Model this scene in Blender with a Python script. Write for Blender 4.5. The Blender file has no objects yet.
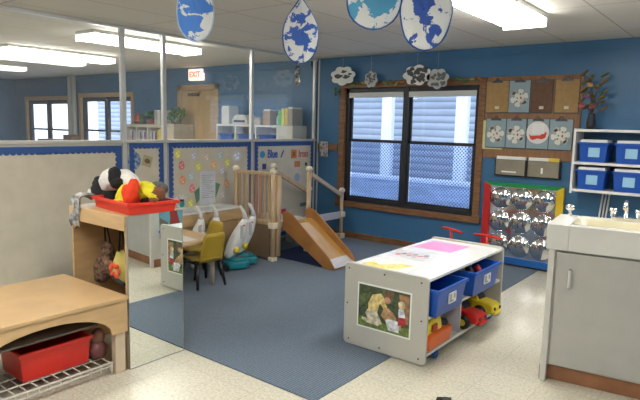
import bpy, bmesh, math, random
from mathutils import Vector, Matrix, Euler
random.seed(7)
S = bpy.context.scene
COL = S.collection
PI = math.pi
WY = 6.17      # inner face of the window wall
CZ = 2.40      # ceiling height
PX = -4.95     # plane of the glazed partition

# ---------------------------------------------------------------- materials
MATS = {}
def mat(name, col, rough=.55, metal=0, noise=0, nscale=8, bump=0, bscale=60, emis=0, coat=0, col2=None, stretch=None, spec=None, sheen=0):
    if name in MATS: return MATS[name]
    m = bpy.data.materials.new(name); m.use_nodes = True
    nt = m.node_tree; b = nt.nodes['Principled BSDF']
    b.inputs['Base Color'].default_value = (*col, 1); b.inputs['Roughness'].default_value = rough
    b.inputs['Metallic'].default_value = metal
    if coat: b.inputs['Coat Weight'].default_value = coat
    if spec is not None: b.inputs['Specular IOR Level'].default_value = spec
    if sheen: b.inputs['Sheen Weight'].default_value = sheen
    if emis:
        b.inputs['Emission Color'].default_value = (*col, 1); b.inputs['Emission Strength'].default_value = emis
    if noise or bump:
        tc = nt.nodes.new('ShaderNodeTexCoord'); mp = nt.nodes.new('ShaderNodeMapping')
        nt.links.new(tc.outputs['Object'], mp.inputs['Vector'])
        if stretch: mp.inputs['Scale'].default_value = stretch
    if noise:
        n = nt.nodes.new('ShaderNodeTexNoise'); n.inputs['Scale'].default_value = nscale; n.inputs['Detail'].default_value = 4
        nt.links.new(mp.outputs['Vector'], n.inputs['Vector'])
        r = nt.nodes.new('ShaderNodeValToRGB')
        c2 = col2 or tuple(min(1, c*(1+noise)) for c in col)
        c1 = col if col2 else tuple(c*(1-noise) for c in col)
        r.color_ramp.elements[0].color = (*c1, 1); r.color_ramp.elements[1].color = (*c2, 1)
        r.color_ramp.elements[0].position = .35; r.color_ramp.elements[1].position = .65
        nt.links.new(n.outputs['Fac'], r.inputs['Fac']); nt.links.new(r.outputs['Color'], b.inputs['Base Color'])
    if bump:
        n2 = nt.nodes.new('ShaderNodeTexNoise'); n2.inputs['Scale'].default_value = bscale
        nt.links.new(mp.outputs['Vector'], n2.inputs['Vector'])
        bp = nt.nodes.new('ShaderNodeBump'); bp.inputs['Strength'].default_value = bump; bp.inputs['Distance'].default_value = .01
        nt.links.new(n2.outputs['Fac'], bp.inputs['Height']); nt.links.new(bp.outputs['Normal'], b.inputs['Normal'])
    MATS[name] = m
    return m

def glassmat(name, tint=(1, 1, 1), refl=1.0, rough=.01, haze=0):
    m = bpy.data.materials.new(name); m.use_nodes = True; nt = m.node_tree; nt.nodes.clear()
    o = nt.nodes.new('ShaderNodeOutputMaterial'); mx = nt.nodes.new('ShaderNodeMixShader')
    t = nt.nodes.new('ShaderNodeBsdfTransparent'); t.inputs['Color'].default_value = (*tint, 1)
    g = nt.nodes.new('ShaderNodeBsdfGlossy'); g.inputs['Roughness'].default_value = rough
    f = nt.nodes.new('ShaderNodeLayerWeight'); f.inputs['Blend'].default_value = .5
    pw = nt.nodes.new('ShaderNodeMath'); pw.operation = 'POWER'; pw.inputs[1].default_value = 3.5
    mu = nt.nodes.new('ShaderNodeMath'); mu.operation = 'MULTIPLY_ADD'; mu.inputs[1].default_value = refl*.5; mu.inputs[2].default_value = .045*refl
    nt.links.new(f.outputs['Facing'], pw.inputs[0]); nt.links.new(pw.outputs[0], mu.inputs[0]); nt.links.new(mu.outputs[0], mx.inputs[0])
    nt.links.new(t.outputs[0], mx.inputs[1]); nt.links.new(g.outputs[0], mx.inputs[2]); nt.links.new(mx.outputs[0], o.inputs[0])
    if haze:      # even white diffuse mix puts reflected haze into the pane's colour
        df = nt.nodes.new('ShaderNodeBsdfDiffuse'); m2 = nt.nodes.new('ShaderNodeMixShader'); m2.inputs[0].default_value = haze
        nt.links.new(mx.outputs[0], m2.inputs[1]); nt.links.new(df.outputs[0], m2.inputs[2]); nt.links.new(m2.outputs[0], o.inputs[0])
    MATS[name] = m
    return m

def floor_mat():
    m = bpy.data.materials.new('speckled_tile'); m.use_nodes = True; nt = m.node_tree; b = nt.nodes['Principled BSDF']
    tc = nt.nodes.new('ShaderNodeTexCoord')
    n = nt.nodes.new('ShaderNodeTexNoise'); n.inputs['Scale'].default_value = 60; n.inputs['Detail'].default_value = 6; n.inputs['Roughness'].default_value = .75
    nt.links.new(tc.outputs['Object'], n.inputs['Vector'])
    r = nt.nodes.new('ShaderNodeValToRGB')
    r.color_ramp.elements[0].color = (.46, .43, .34, 1); r.color_ramp.elements[0].position = .33
    r.color_ramp.elements[1].color = (.70, .67, .56, 1); r.color_ramp.elements[1].position = .58
    nt.links.new(n.outputs['Fac'], r.inputs['Fac'])
    br = nt.nodes.new('ShaderNodeTexBrick'); br.offset = 0; br.inputs['Scale'].default_value = 1
    br.inputs['Brick Width'].default_value = .305; br.inputs['Row Height'].default_value = .305
    br.inputs['Mortar Size'].default_value = .0018; br.inputs['Mortar Smooth'].default_value = .4
    br.inputs['Color1'].default_value = (1, 1, 1, 1); br.inputs['Color2'].default_value = (.95, .95, .95, 1); br.inputs['Mortar'].default_value = (.72, .7, .66, 1)
    nt.links.new(tc.outputs['Object'], br.inputs['Vector'])
    mx = nt.nodes.new('ShaderNodeMixRGB'); mx.blend_type = 'MULTIPLY'; mx.inputs[0].default_value = 1
    nt.links.new(r.outputs[0], mx.inputs[1]); nt.links.new(br.outputs[0], mx.inputs[2]); nt.links.new(mx.outputs[0], b.inputs['Base Color'])
    b.inputs['Roughness'].default_value = .22; b.inputs['Specular IOR Level'].default_value = .45
    return m

def carpet_mat():
    m = bpy.data.materials.new('ribbed_carpet'); m.use_nodes = True; nt = m.node_tree; b = nt.nodes['Principled BSDF']
    tc = nt.nodes.new('ShaderNodeTexCoord'); mp = nt.nodes.new('ShaderNodeMapping')
    nt.links.new(tc.outputs['Object'], mp.inputs['Vector'])
    w = nt.nodes.new('ShaderNodeTexWave'); w.wave_type = 'BANDS'; w.bands_direction = 'X'
    w.inputs['Scale'].default_value = 17; w.inputs['Distortion'].default_value = 2.5; w.inputs['Detail'].default_value = 3; w.inputs['Detail Scale'].default_value = 6
    n = nt.nodes.new('ShaderNodeTexNoise'); n.inputs['Scale'].default_value = 130; n.inputs['Detail'].default_value = 3
    nt.links.new(mp.outputs[0], w.inputs['Vector']); nt.links.new(mp.outputs[0], n.inputs['Vector'])
    mx = nt.nodes.new('ShaderNodeMath'); mx.operation = 'ADD'
    h = nt.nodes.new('ShaderNodeMath'); h.operation = 'MULTIPLY'; h.inputs[1].default_value = .4
    nt.links.new(w.outputs['Fac'], h.inputs[0]); nt.links.new(h.outputs[0], mx.inputs[0]); nt.links.new(n.outputs['Fac'], mx.inputs[1])
    r = nt.nodes.new('ShaderNodeValToRGB')
    r.color_ramp.elements[0].color = (.052, .078, .118, 1); r.color_ramp.elements[0].position = .40
    r.color_ramp.elements[1].color = (.150, .200, .265, 1); r.color_ramp.elements[1].position = .95
    nt.links.new(mx.outputs[0], r.inputs['Fac']); nt.links.new(r.outputs[0], b.inputs['Base Color'])
    b.inputs['Roughness'].default_value = .85; b.inputs['Specular IOR Level'].default_value = .25; b.inputs['Sheen Weight'].default_value = .15
    bp = nt.nodes.new('ShaderNodeBump'); bp.inputs['Strength'].default_value = .5; bp.inputs['Distance'].default_value = .004
    nt.links.new(mx.outputs[0], bp.inputs['Height']); nt.links.new(bp.outputs[0], b.inputs['Normal'])
    return m

def ceiling_mat():
    m = bpy.data.materials.new('ceiling_panels'); m.use_nodes = True; nt = m.node_tree; b = nt.nodes['Principled BSDF']
    tc = nt.nodes.new('ShaderNodeTexCoord'); mp = nt.nodes.new('ShaderNodeMapping')
    mp.inputs['Location'].default_value = (1.70, -3.28, 0)
    nt.links.new(tc.outputs['Object'], mp.inputs['Vector'])
    br = nt.nodes.new('ShaderNodeTexBrick'); br.offset = 0; br.inputs['Scale'].default_value = 1
    br.inputs['Brick Width'].default_value = .61; br.inputs['Row Height'].default_value = 1.22
    br.inputs['Mortar Size'].default_value = .007; br.inputs['Mortar Smooth'].default_value = .2
    br.inputs['Color1'].default_value = (.68, .65, .60, 1); br.inputs['Color2'].default_value = (.655, .63, .58, 1); br.inputs['Mortar'].default_value = (.42, .39, .35, 1)
    nt.links.new(mp.outputs[0], br.inputs['Vector']); nt.links.new(br.outputs[0], b.inputs['Base Color'])
    b.inputs['Roughness'].default_value = .8
    return m

def screen_mat():
    m = bpy.data.materials.new('perforated_screen'); m.use_nodes = True; nt = m.node_tree; b = nt.nodes['Principled BSDF']
    b.inputs['Base Color'].default_value = (.16, .23, .36, 1); b.inputs['Roughness'].default_value = .5
    tc = nt.nodes.new('ShaderNodeTexCoord'); mp = nt.nodes.new('ShaderNodeMapping')
    mp.inputs['Rotation'].default_value = (0, PI/4, 0)
    nt.links.new(tc.outputs['Object'], mp.inputs['Vector'])
    sx = nt.nodes.new('ShaderNodeSeparateXYZ'); nt.links.new(mp.outputs[0], sx.inputs[0])
    outs = []
    for ax in ('X', 'Z'):
        a = nt.nodes.new('ShaderNodeMath'); a.operation = 'MULTIPLY'; a.inputs[1].default_value = 2*PI/.030
        s = nt.nodes.new('ShaderNodeMath'); s.operation = 'SINE'
        nt.links.new(sx.outputs[ax], a.inputs[0]); nt.links.new(a.outputs[0], s.inputs[0]); outs.append(s)
    ad = nt.nodes.new('ShaderNodeMath'); ad.operation = 'ADD'
    nt.links.new(outs[0].outputs[0], ad.inputs[0]); nt.links.new(outs[1].outputs[0], ad.inputs[1])
    gt = nt.nodes.new('ShaderNodeMath'); gt.operation = 'GREATER_THAN'; gt.inputs[1].default_value = .25
    nt.links.new(ad.outputs[0], gt.inputs[0])
    t = nt.nodes.new('ShaderNodeBsdfTransparent'); mx = nt.nodes.new('ShaderNodeMixShader')
    t.inputs['Color'].default_value = (.78, .86, 1, 1)
    sc = nt.nodes.new('ShaderNodeMath'); sc.operation = 'MULTIPLY'; sc.inputs[1].default_value = .62
    nt.links.new(gt.outputs[0], sc.inputs[0]); nt.links.new(sc.outputs[0], mx.inputs[0])
    nt.links.new(t.outputs[0], mx.inputs[1]); nt.links.new(b.outputs[0], mx.inputs[2])
    nt.links.new(mx.outputs[0], nt.nodes['Material Output'].inputs[0])
    return m

def siding_mat():
    m = bpy.data.materials.new('lap_siding'); m.use_nodes = True; nt = m.node_tree; b = nt.nodes['Principled BSDF']
    tc = nt.nodes.new('ShaderNodeTexCoord'); w = nt.nodes.new('ShaderNodeTexWave')
    w.wave_type = 'BANDS'; w.bands_direction = 'Z'; w.wave_profile = 'SAW'; w.inputs['Scale'].default_value = 2.5; w.inputs['Distortion'].default_value = .6; w.inputs['Detail'].default_value = 3
    n = nt.nodes.new('ShaderNodeTexNoise'); n.inputs['Scale'].default_value = 2.2; n.inputs['Detail'].default_value = 5
    mp = nt.nodes.new('ShaderNodeMapping'); mp.inputs['Scale'].default_value = (.5, 1, 4)
    nt.links.new(tc.outputs['Object'], mp.inputs[0]); nt.links.new(mp.outputs[0], n.inputs['Vector']); nt.links.new(tc.outputs['Object'], w.inputs['Vector'])
    r = nt.nodes.new('ShaderNodeValToRGB')
    r.color_ramp.elements[0].color = (.20, .25, .33, 1); r.color_ramp.elements[0].position = .12
    r.color_ramp.elements[1].color = (.62, .69, .78, 1); r.color_ramp.elements[1].position = .55
    a = nt.nodes.new('ShaderNodeMath'); a.operation = 'MULTIPLY'
    nt.links.new(w.outputs['Fac'], a.inputs[0]); nt.links.new(n.outputs['Fac'], a.inputs[1])
    a2 = nt.nodes.new('ShaderNodeMath'); a2.operation = 'ADD'; a2.inputs[1].default_value = .18
    nt.links.new(a.outputs[0], a2.inputs[0])
    nt.links.new(a2.outputs[0], r.inputs['Fac']); nt.links.new(r.outputs[0], b.inputs['Base Color']); b.inputs['Roughness'].default_value = .7
    return m

M_FLOOR = floor_mat(); M_CARPET = carpet_mat(); M_CEIL = ceiling_mat(); M_SCREEN = screen_mat(); M_SIDING = siding_mat()
blue_wall = mat('blue_wall_paint', (.055, .165, .315), .36, noise=.06, nscale=2, bump=.05, bscale=120, spec=.4)
wood = mat('brown_wood', (.22, .105, .045), .45, noise=.28, nscale=7, stretch=(1, 1, 8))
woodh = mat('brown_wood_horizontal', (.22, .105, .045), .45, noise=.28, nscale=7, stretch=(1, 6, 8))
tan = mat('tan_laminate', (.52, .35, .18), .38, noise=.08, nscale=5, stretch=(1, 1, 4))
tan_in = mat('tan_ply', (.47, .31, .155), .5, noise=.10, nscale=4, stretch=(1, 1, 5))
tanedge = mat('tan_edge', (.62, .50, .36), .45, noise=.05)
maple = mat('maple', (.50, .36, .22), .42, noise=.10, nscale=6, stretch=(5, 5, 1))
slide_w = mat('orange_plywood', (.36, .16, .048), .35, noise=.15, nscale=6, stretch=(1, 6, 1))
slide_bed = mat('slide_bed', (.50, .27, .07), .28, noise=.10, nscale=6, stretch=(1, 6, 1))
cream = mat('cream_plastic', (.74, .66, .50), .45, noise=.03)
white = mat('white_laminate', (.74, .74, .72), .3, noise=.015)
whitem = mat('white_metal', (.62, .63, .60), .35, noise=.02)
offwhite = mat('off_white_panel', (.56, .545, .49), .42, noise=.03)
paper = mat('white_paper', (.80, .80, .78), .7, noise=.02)
beige_board = mat('beige_board', (.58, .535, .43), .75, noise=.05, nscale=6, bump=.1, bscale=200)
navy = mat('blue_border', (.026, .085, .29), .6, noise=.08)
black = mat('black_plastic', (.012, .012, .014), .35, noise=.1)
darkframe = mat('dark_bronze_frame', (.022, .024, .03), .4, noise=.1)
chrome = mat('chrome', (.8, .8, .8), .12, 1, noise=.03)
steel = mat('pole_paint', (.60, .61, .60), .3, .2, noise=.03)
mirror = mat('mirror_silver', (.86, .89, .86), .012, 1, noise=.004)
acryl = mat('acrylic_mirror', (.78, .80, .84), .12, 1, noise=.10, nscale=14)
red = mat('red_plastic', (.62, .020, .012), .32, noise=.05)
redtray = mat('red_tray_plastic', (.70, .032, .014), .34, noise=.05)
blue_bin = mat('blue_bin_plastic', (.008, .080, .42), .30, noise=.05)
yellow = mat('yellow_plastic', (.78, .60, .03), .32, noise=.05)
orange = mat('orange_plastic', (.85, .15, .012), .32, noise=.05)
mustard = mat('mustard_plastic', (.43, .29, .025), .4, noise=.06)
teal = mat('teal_plastic', (.010, .20, .25), .35, noise=.08)
toywhite = mat('toy_white_plastic', (.68, .69, .68), .32, noise=.02)
green = mat('green_laminate', (.010, .27, .07), .38, noise=.05)
gyellow = mat('yellow_laminate', (.74, .50, .02), .38, noise=.05)
gred = mat('red_laminate', (.52, .020, .018), .38, noise=.05)
gblue = mat('blue_laminate', (.015, .12, .40), .38, noise=.05)
leafg = mat('leaf_green', (.03, .13, .03), .5, noise=.3, nscale=30)
glass = glassmat('window_glass', (.97, .98, 1), .9)
pglass = glassmat('partition_glass', (.96, .97, .97), 1.5, haze=.055)
smoky = mat('smoky_tray_plastic', (.27, .24, .18), .3, noise=.15, nscale=4)
bluegrey = mat('blue_grey_paper', (.27, .36, .40), .6, noise=.04)
kraft = mat('kraft_board', (.38, .23, .085), .6, noise=.08, nscale=20)
darkbrown = mat('dark_brown_board', (.14, .07, .035), .6, noise=.1, nscale=20)
tube_e = mat('lamp_diffuser', (1.0, .97, .90), .5, emis=17)

def cmat(col, rough=.6, noise=.06, **k):
    return mat('paint_%02x%02x%02x_%d' % (*[int(c*255) for c in col], int(rough*10)), col, rough, noise=noise, **k)

# ---------------------------------------------------------------- mesh helpers
class MB:
    def __init__(s): s.bm = bmesh.new(); s.mats = []
    def mi(s, m):
        if m is None: return 0
        if m not in s.mats: s.mats.append(m)
        return s.mats.index(m)
    def box(s, x0, x1, y0, y1, z0, z1, m=None, T=None):
        i = s.mi(m); v = [s.bm.verts.new(p) for p in ((x0,y0,z0),(x1,y0,z0),(x1,y1,z0),(x0,y1,z0),(x0,y0,z1),(x1,y0,z1),(x1,y1,z1),(x0,y1,z1))]
        for f in ((3,2,1,0),(4,5,6,7),(0,1,5,4),(1,2,6,5),(2,3,7,6),(3,0,4,7)):
            fa = s.bm.faces.new([v[k] for k in f]); fa.material_index = i
        if T is not None:
            for q in v: q.co = T @ q.co
        return s
    def loft(s, rings, m=None, cap=True, close=True, smooth=True):
        i = s.mi(m); vr = [[s.bm.verts.new(p) for p in r] for r in rings]; n = len(rings[0])
        for a, b in zip(vr[:-1], vr[1:]):
            for k in range(n if close else n-1):
                f = s.bm.faces.new((a[k], a[(k+1) % n], b[(k+1) % n], b[k])); f.material_index = i; f.smooth = smooth
        if cap:
            f = s.bm.faces.new(list(reversed(vr[0]))); f.material_index = i
            f = s.bm.faces.new(vr[-1]); f.material_index = i
        return s
    def tube(s, pts, r, n=8, m=None):
        pts = [Vector(p) for p in pts]; rs = r if isinstance(r, (list, tuple)) else [r]*len(pts); rings = []
        d0 = (pts[1]-pts[0]).normalized(); u = d0.orthogonal().normalized()
        for k, p in enumerate(pts):
            d = (pts[min(k+1, len(pts)-1)]-pts[max(k-1, 0)]).normalized()
            u = (u - d*u.dot(d)).normalized(); w = d.cross(u)
            rings.append([p + (u*math.cos(2*PI*j/n)+w*math.sin(2*PI*j/n))*rs[k] for j in range(n)])
        return s.loft(rings, m)
    def bar(s, p, q, w, h, m=None, up=(0, 0, 1)):
        p, q = Vector(p), Vector(q); d = (q-p).normalized(); up = Vector(up)
        if abs(d.dot(up)) > .98: up = Vector((0, 1, 0))
        a = d.cross(up).normalized(); b = a.cross(d)
        return s.loft([[c + a*(x*w/2) + b*(y*h/2) for x, y in ((-1,-1),(1,-1),(1,1),(-1,1))] for c in (p, q)], m, smooth=False)
    def lathe(s, prof, c=(0, 0, 0), n=20, m=None, axis='Z', T=None):
        c = Vector(c); rings = []
        for r, z in prof:
            r = max(r, .0005)
            ring = []
            for k in range(n):
                a = 2*PI*k/n; x, y = r*math.cos(a), r*math.sin(a)
                v = {'Z': (x, y, z), 'Y': (x, z, -y), 'X': (z, x, y)}[axis]
                v = Vector(v)
                ring.append((T @ v if T is not None else v) + c)
            rings.append(ring)
        return s.loft(rings, m)
    def prism(s, poly, o, u, v, d, m=None):
        """2-D polygon in plane (o,u,v) pushed by vector d"""
        o, u, v, d = map(Vector, (o, u, v, d)); i = s.mi(m)
        A = [s.bm.verts.new(o+u*a+v*b) for a, b in poly]; B = [s.bm.verts.new(o+u*a+v*b+d) for a, b in poly]; n = len(poly)
        fs = [s.bm.faces.new(list(reversed(A))), s.bm.faces.new(B)]
        for k in range(n): fs.append(s.bm.faces.new((A[k], A[(k+1) % n], B[(k+1) % n], B[k])))
        for f in fs: f.material_index = i
        return s
    def ell(s, c, r, m=None, rot=None, n=14, bump=0, sub=None):
        i = s.mi(m); t = bmesh.new(); bmesh.ops.create_uvsphere(t, u_segments=n, v_segments=max(6, n*2//3), radius=1)
        R = Euler(rot).to_matrix() if rot else Matrix.Identity(3); c = Vector(c); mp = {}
        for v in t.verts:
            q = v.co.copy()
            if bump: q *= 1 + bump*(math.sin(q.x*5+c.x*9)*math.cos(q.y*6+c.y*7)+.6*math.sin(q.z*8+c.x*31))
            mp[v] = s.bm.verts.new(c + R @ Vector((q.x*r[0], q.y*r[1], q.z*r[2])))
        for f in t.faces:
            g = s.bm.faces.new([mp[v] for v in f.verts]); g.smooth = True; g.material_index = i
        t.free(); return s
    def build(s, name, m=None, parent=None, bevel=0, seg=2, off=None):
        bmesh.ops.recalc_face_normals(s.bm, faces=s.bm.faces[:])
        if off is not None:
            for v in s.bm.verts: v.co -= Vector(off)
        me = bpy.data.meshes.new(name); s.bm.to_mesh(me); s.bm.free()
        ms = s.mats if s.mats else [m]
        if s.mats and m is not None and m not in s.mats: pass
        for q in ms: me.materials.append(q)
        o = bpy.data.objects.new(name, me); COL.objects.link(o)
        if parent is not None: o.parent = parent
        if bevel:
            b = o.modifiers.new('bevel', 'BEVEL'); b.width = bevel; b.segments = seg; b.limit_method = 'ANGLE'; b.angle_limit = math.radians(40)
        return o

def tag(o, label=None, cat=None, group=None, kind=None):
    if label: o['label'] = label
    if cat: o['category'] = cat
    if group: o['group'] = group
    if kind: o['kind'] = kind
    return o
def thing(name, label, cat, loc=(0, 0, 0), rz=0, group=None):
    o = bpy.data.objects.new(name, None); COL.objects.link(o); o.location = loc; o.rotation_euler = (0, 0, rz)
    return tag(o, label, cat, group)
def kids(o): return [c for c in COL.objects if c.parent == o]
def copy_tree(o, parent=None):
    c = o.copy(); COL.objects.link(c)
    if parent is not None: c.parent = parent
    for ch in kids(o): copy_tree(ch, c)
    return c
def struct(name, mb, m, bevel=0, parent=None):
    o = mb.build(name, m, parent, bevel)
    if parent is None: o['kind'] = 'structure'
    return o
def text_mesh(name, body, size, m, loc, rot, parent, depth=.002, sx=1):
    cu = bpy.data.curves.new(name, 'FONT'); cu.body = body; cu.size = size; cu.extrude = depth; cu.align_x = 'CENTER'; cu.align_y = 'CENTER'; cu.offset = size*.02
    t = bpy.data.objects.new(name+'_tmp', cu); COL.objects.link(t)
    dg = bpy.context.evaluated_depsgraph_get(); me = bpy.data.meshes.new_from_object(t.evaluated_get(dg))
    bpy.data.objects.remove(t); bpy.data.curves.remove(cu)
    me.materials.clear(); me.materials.append(m)
    for v in me.vertices: v.co.x *= sx
    o = bpy.data.objects.new(name, me); COL.objects.link(o); o.location = loc; o.rotation_euler = rot
    if parent is not None: o.parent = parent
    return o
def circ(cx, cy, r, n=20, ry=None): return [(cx+r*math.cos(2*PI*k/n), cy+(ry or r)*math.sin(2*PI*k/n)) for k in range(n)]
def rrect(x0, x1, y0, y1, r, n=5):
    P = []
    for cx, cy, a in ((x1-r, y1-r, 0), (x0+r, y1-r, 90), (x0+r, y0+r, 180), (x1-r, y0+r, 270)):
        for k in range(n+1):
            t = math.radians(a+90*k/n); P.append((cx+r*math.cos(t), cy+r*math.sin(t)))
    return P

# ================================================================= SETTING
struct('floor', MB().box(-14, 2.6, -3, WY, -.06, 0), M_FLOOR)
struct('ceiling', MB().box(-14, 2.6, -3, WY+.16, CZ, CZ+.06), M_CEIL)
# window wall with three openings
W1 = (-4.47, -2.57, .50, 2.00); W2 = (-11.13, -9.32, .50, 1.96); W3 = (-13.5, -11.62, .50, 1.92)
wb = MB(); T0, T1 = WY, WY+.15
xs = [-14, W3[0], W3[1], W2[0], W2[1], W1[0], W1[1], 2.6]
for k in range(0, 8, 2): wb.box(xs[k], xs[k+1], T0, T1, 0, CZ)
for w in (W1, W2, W3):
    wb.box(w[0], w[1], T0, T1, 0, w[2]); wb.box(w[0], w[1], T0, T1, w[3], CZ)
struct('wall_back', wb, blue_wall)
struct('wall_right', MB().box(2.6, 2.7, -3, WY, 0, CZ), blue_wall)
struct('wall_left', MB().box(-14.1, -14, -3, WY, 0, CZ), blue_wall)
struct('wall_front', MB().box(-14, 2.6, -3.1, -3, 0, CZ), blue_wall)
struct('baseboard_back', MB().box(PX+.03, 2.6, WY-.014, WY-.001, .004, .085), woodh, .003)
struct('baseboard_right', MB().box(2.586, 2.599, -3, WY-.02, 0, .085), wood, .003)
# thin cover strips on the wall seams, chair rail beside the window
struct('trim_1', MB().box(-4.905, -4.885, WY-.012, WY-.001, .09, CZ-.01), steel)
struct('trim_2', MB().box(-4.88, -4.55, WY-.02, WY-.001, 1.17, 1.25), woodh, .003)
struct('trim_6', MB().box(-4.88, 2.59, WY-.008, WY-.001, 2.31, 2.395), blue_wall)
struct('trim_3', MB().box(-14, -5.02, WY-.03, WY-.001, 2.30, 2.395), blue_wall)
for k, x in enumerate((-11.46, -11.30)):
    struct('trim_%d' % (4+k), MB().tube([(x, WY-.05, .004), (x, WY-.05, CZ-.002)], .045, 10), whitem)

def window(n, w, wooden, sashes=2, screens=True):
    x0, x1, z0, z1 = w; f = MB(); t = .085; a, b = WY-.022, WY+.02
    f.box(x0-.06, x0+.02, a, b+.06, z0-.06, z1+.07); f.box(x1-.02, x1+.06, a, b+.06, z0-.06, z1+.07)
    f.box(x0-.06, x1+.06, a-.004, b+.06, z1-.005, z1+.075); f.box(x0-.08, x1+.08, a-.02, b+.06, z0-.075, z0+.0)
    root = tag(f.build('window_%d' % n, wooden, None, .004), kind='structure')
    fr = MB(); y0, y1 = WY+.03, WY+.10; xm = (x0+x1)/2-.02
    fr.box(x0+.02, x0+.07, y0, y1, z0, z1); fr.box(x1-.055, x1-.02, y0, y1, z0, z1)
    fr.box(x0+.02, x1-.02, y0, y1, z1-.06, z1); fr.box(x0+.02, x1-.02, y0, y1, z0, z0+.05)
    fr.box(xm-.035, xm+.035, y0-.012, y1, z0, z1)
    fr.build('window_frame', darkframe, root, .003)
    zm = z0+(z1-z0)*.545
    for (a0, a1) in ((x0+.07, xm-.035), (xm+.035, x1-.055)):
        s_ = MB(); r = .028
        for (c0, c1, yy) in ((z0+.05, zm+.02, y0+.005), (zm-.02, z1-.06, y0+.03)):
            s_.box(a0, a0+r, yy, yy+.03, c0, c1); s_.box(a1-r, a1, yy, yy+.03, c0, c1)
            s_.box(a0, a1, yy, yy+.03, c0, c0+r); s_.box(a0, a1, yy, yy+.03, c1-r, c1)
        s_.build('sash', darkframe, root, .002)
        MB().box(a0+r, a1-r, y0+.04, y0+.046, zm, z1-.08).build('glass_pane', glass, root)
        MB().box(a0+r, a1-r, y0+.012, y0+.018, z0+.07, zm-.005).build('glass_pane', glass, root)
        if screens:
            q = MB(); q.box(a0+r, a1-r, y0+.055, y0+.056, z0+.07, zm-.005); q.build('insect_screen', M_SCREEN, root)
        if n == 1:
            q = MB(); q.box(a0+.005, a1-.005, y0-.02, y0-.004, z1-.13, z1-.062); q.build('roller_blind', whitem, root, .004)
    return root
window(1, W1, wood)
window(2, W2, tan, screens=False); window(3, W3, tan, screens=False)

# exit door, flat in the far part of the wall
d = MB(); d.box(-7.95, -7.85, WY-.03, WY-.001, .002, 2.12); d.box(-7.02, -6.93, WY-.03, WY-.001, .002, 2.12); d.box(-7.95, -6.93, WY-.03, WY-.001, 2.03, 2.12)
door = tag(d.build('door_1', mat('door_frame_wood', (.46, .31, .16), .45, noise=.15, nscale=6, stretch=(1, 1, 6)), None, .004), kind='structure')
MB().box(-7.84, -7.03, WY-.022, WY-.002, .01, 2.02).build('door_leaf', mat('door_veneer', (.47, .33, .17), .4, noise=.08, nscale=3, stretch=(4, 1, .6)), door)
MB().box(-7.62, -7.38, WY-.075, WY-.023, 1.93, 1.98).bar((-7.5, WY-.06, 1.945), (-7.3, WY-.07, 1.99), .02, .012).build('door_closer', mat('bronze_metal', (.12, .09, .06), .4, .6, noise=.05), door, .004)
MB().tube([(-7.10, WY-.022, 1.0), (-7.10, WY-.07, 1.0), (-7.19, WY-.07, 1.0)], .011).build('door_handle', chrome, door)

# ================================================================= OUTSIDE
tag(MB().box(-24, 10, WY+.2, 26, -.5, -.42).build('snowy_ground', mat('snow', (.75, .80, .88), .8, noise=.04)), kind='structure')
nb = thing('neighbouring_building', 'grey lap-sided building across the yard seen through the large window', 'building', (-4, 9.4, -.42))
MB().box(-12, 7, 0, .4, 0, 3.6).build('siding_wall', M_SIDING, nb)
MB().box(-12, 7, -.9, .0, 2.95, 3.1).build('eave', mat('eave_white', (.8, .84, .9), .6, noise=.03), nb, .01)
for x in (-1.30, .10):
    p = MB().box(x-.10, x+.10, -.80, -.68, 0, 2.95).build('porch_post', mat('post_white', (.93, .95, .98), .5, noise=.02), nb, .008)
    MB().box(x-.15, x+.15, -.83, -.65, 0, .10).build('foot', whitem, p, .01)
MB().box(-12, 7, -1.1, -.85, 0, 1.02).build('low_deck_wall', mat('snowy_deck_wall', (.42, .50, .62), .7, noise=.2, nscale=3, stretch=(.5, 1, 5)), nb, .01)
MB().box(-12, 7, -1.12, -.82, 1.02, 1.08).build('snow_ledge', mat('snow', (.75, .80, .88)), nb, .01)

# ================================================================= PARTITION
pt = thing('glazed_partition', 'half-height room divider with clear glazing above and pale metal posts', 'partition', (PX, 0, 0))
Y0p = .2
PPOSTS = [(1.72, .045), (3.175, .048), (3.65, .042), (4.925, .038), (WY-.035, .03)]
for y, w in PPOSTS:
    MB().box(-.022, .022, y-w/2, y+w/2, .001, CZ-.004).build('post', steel, pt, .004)
MB().box(-.04, .04, Y0p, WY-.02, 1.285, 1.315).build('rail', mat('rail_grey', (.52, .51, .47), .35, noise=.03), pt, .004)
MB().box(-.03, .03, Y0p, WY-.02, CZ-.03, CZ-.003).build('head_channel', steel, pt)
ys = [Y0p]+[y for y, w in PPOSTS]
for a, b in zip(ys[:-1], ys[1:]):
    MB().box(-.018, .018, a+.035, b-.036, .001, 1.284).build('lower_panel', offwhite, pt)
    MB().box(-.003, .003, a+.035, b-.036, 1.316, CZ-.031).build('glass_pane', pglass, pt)

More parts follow.
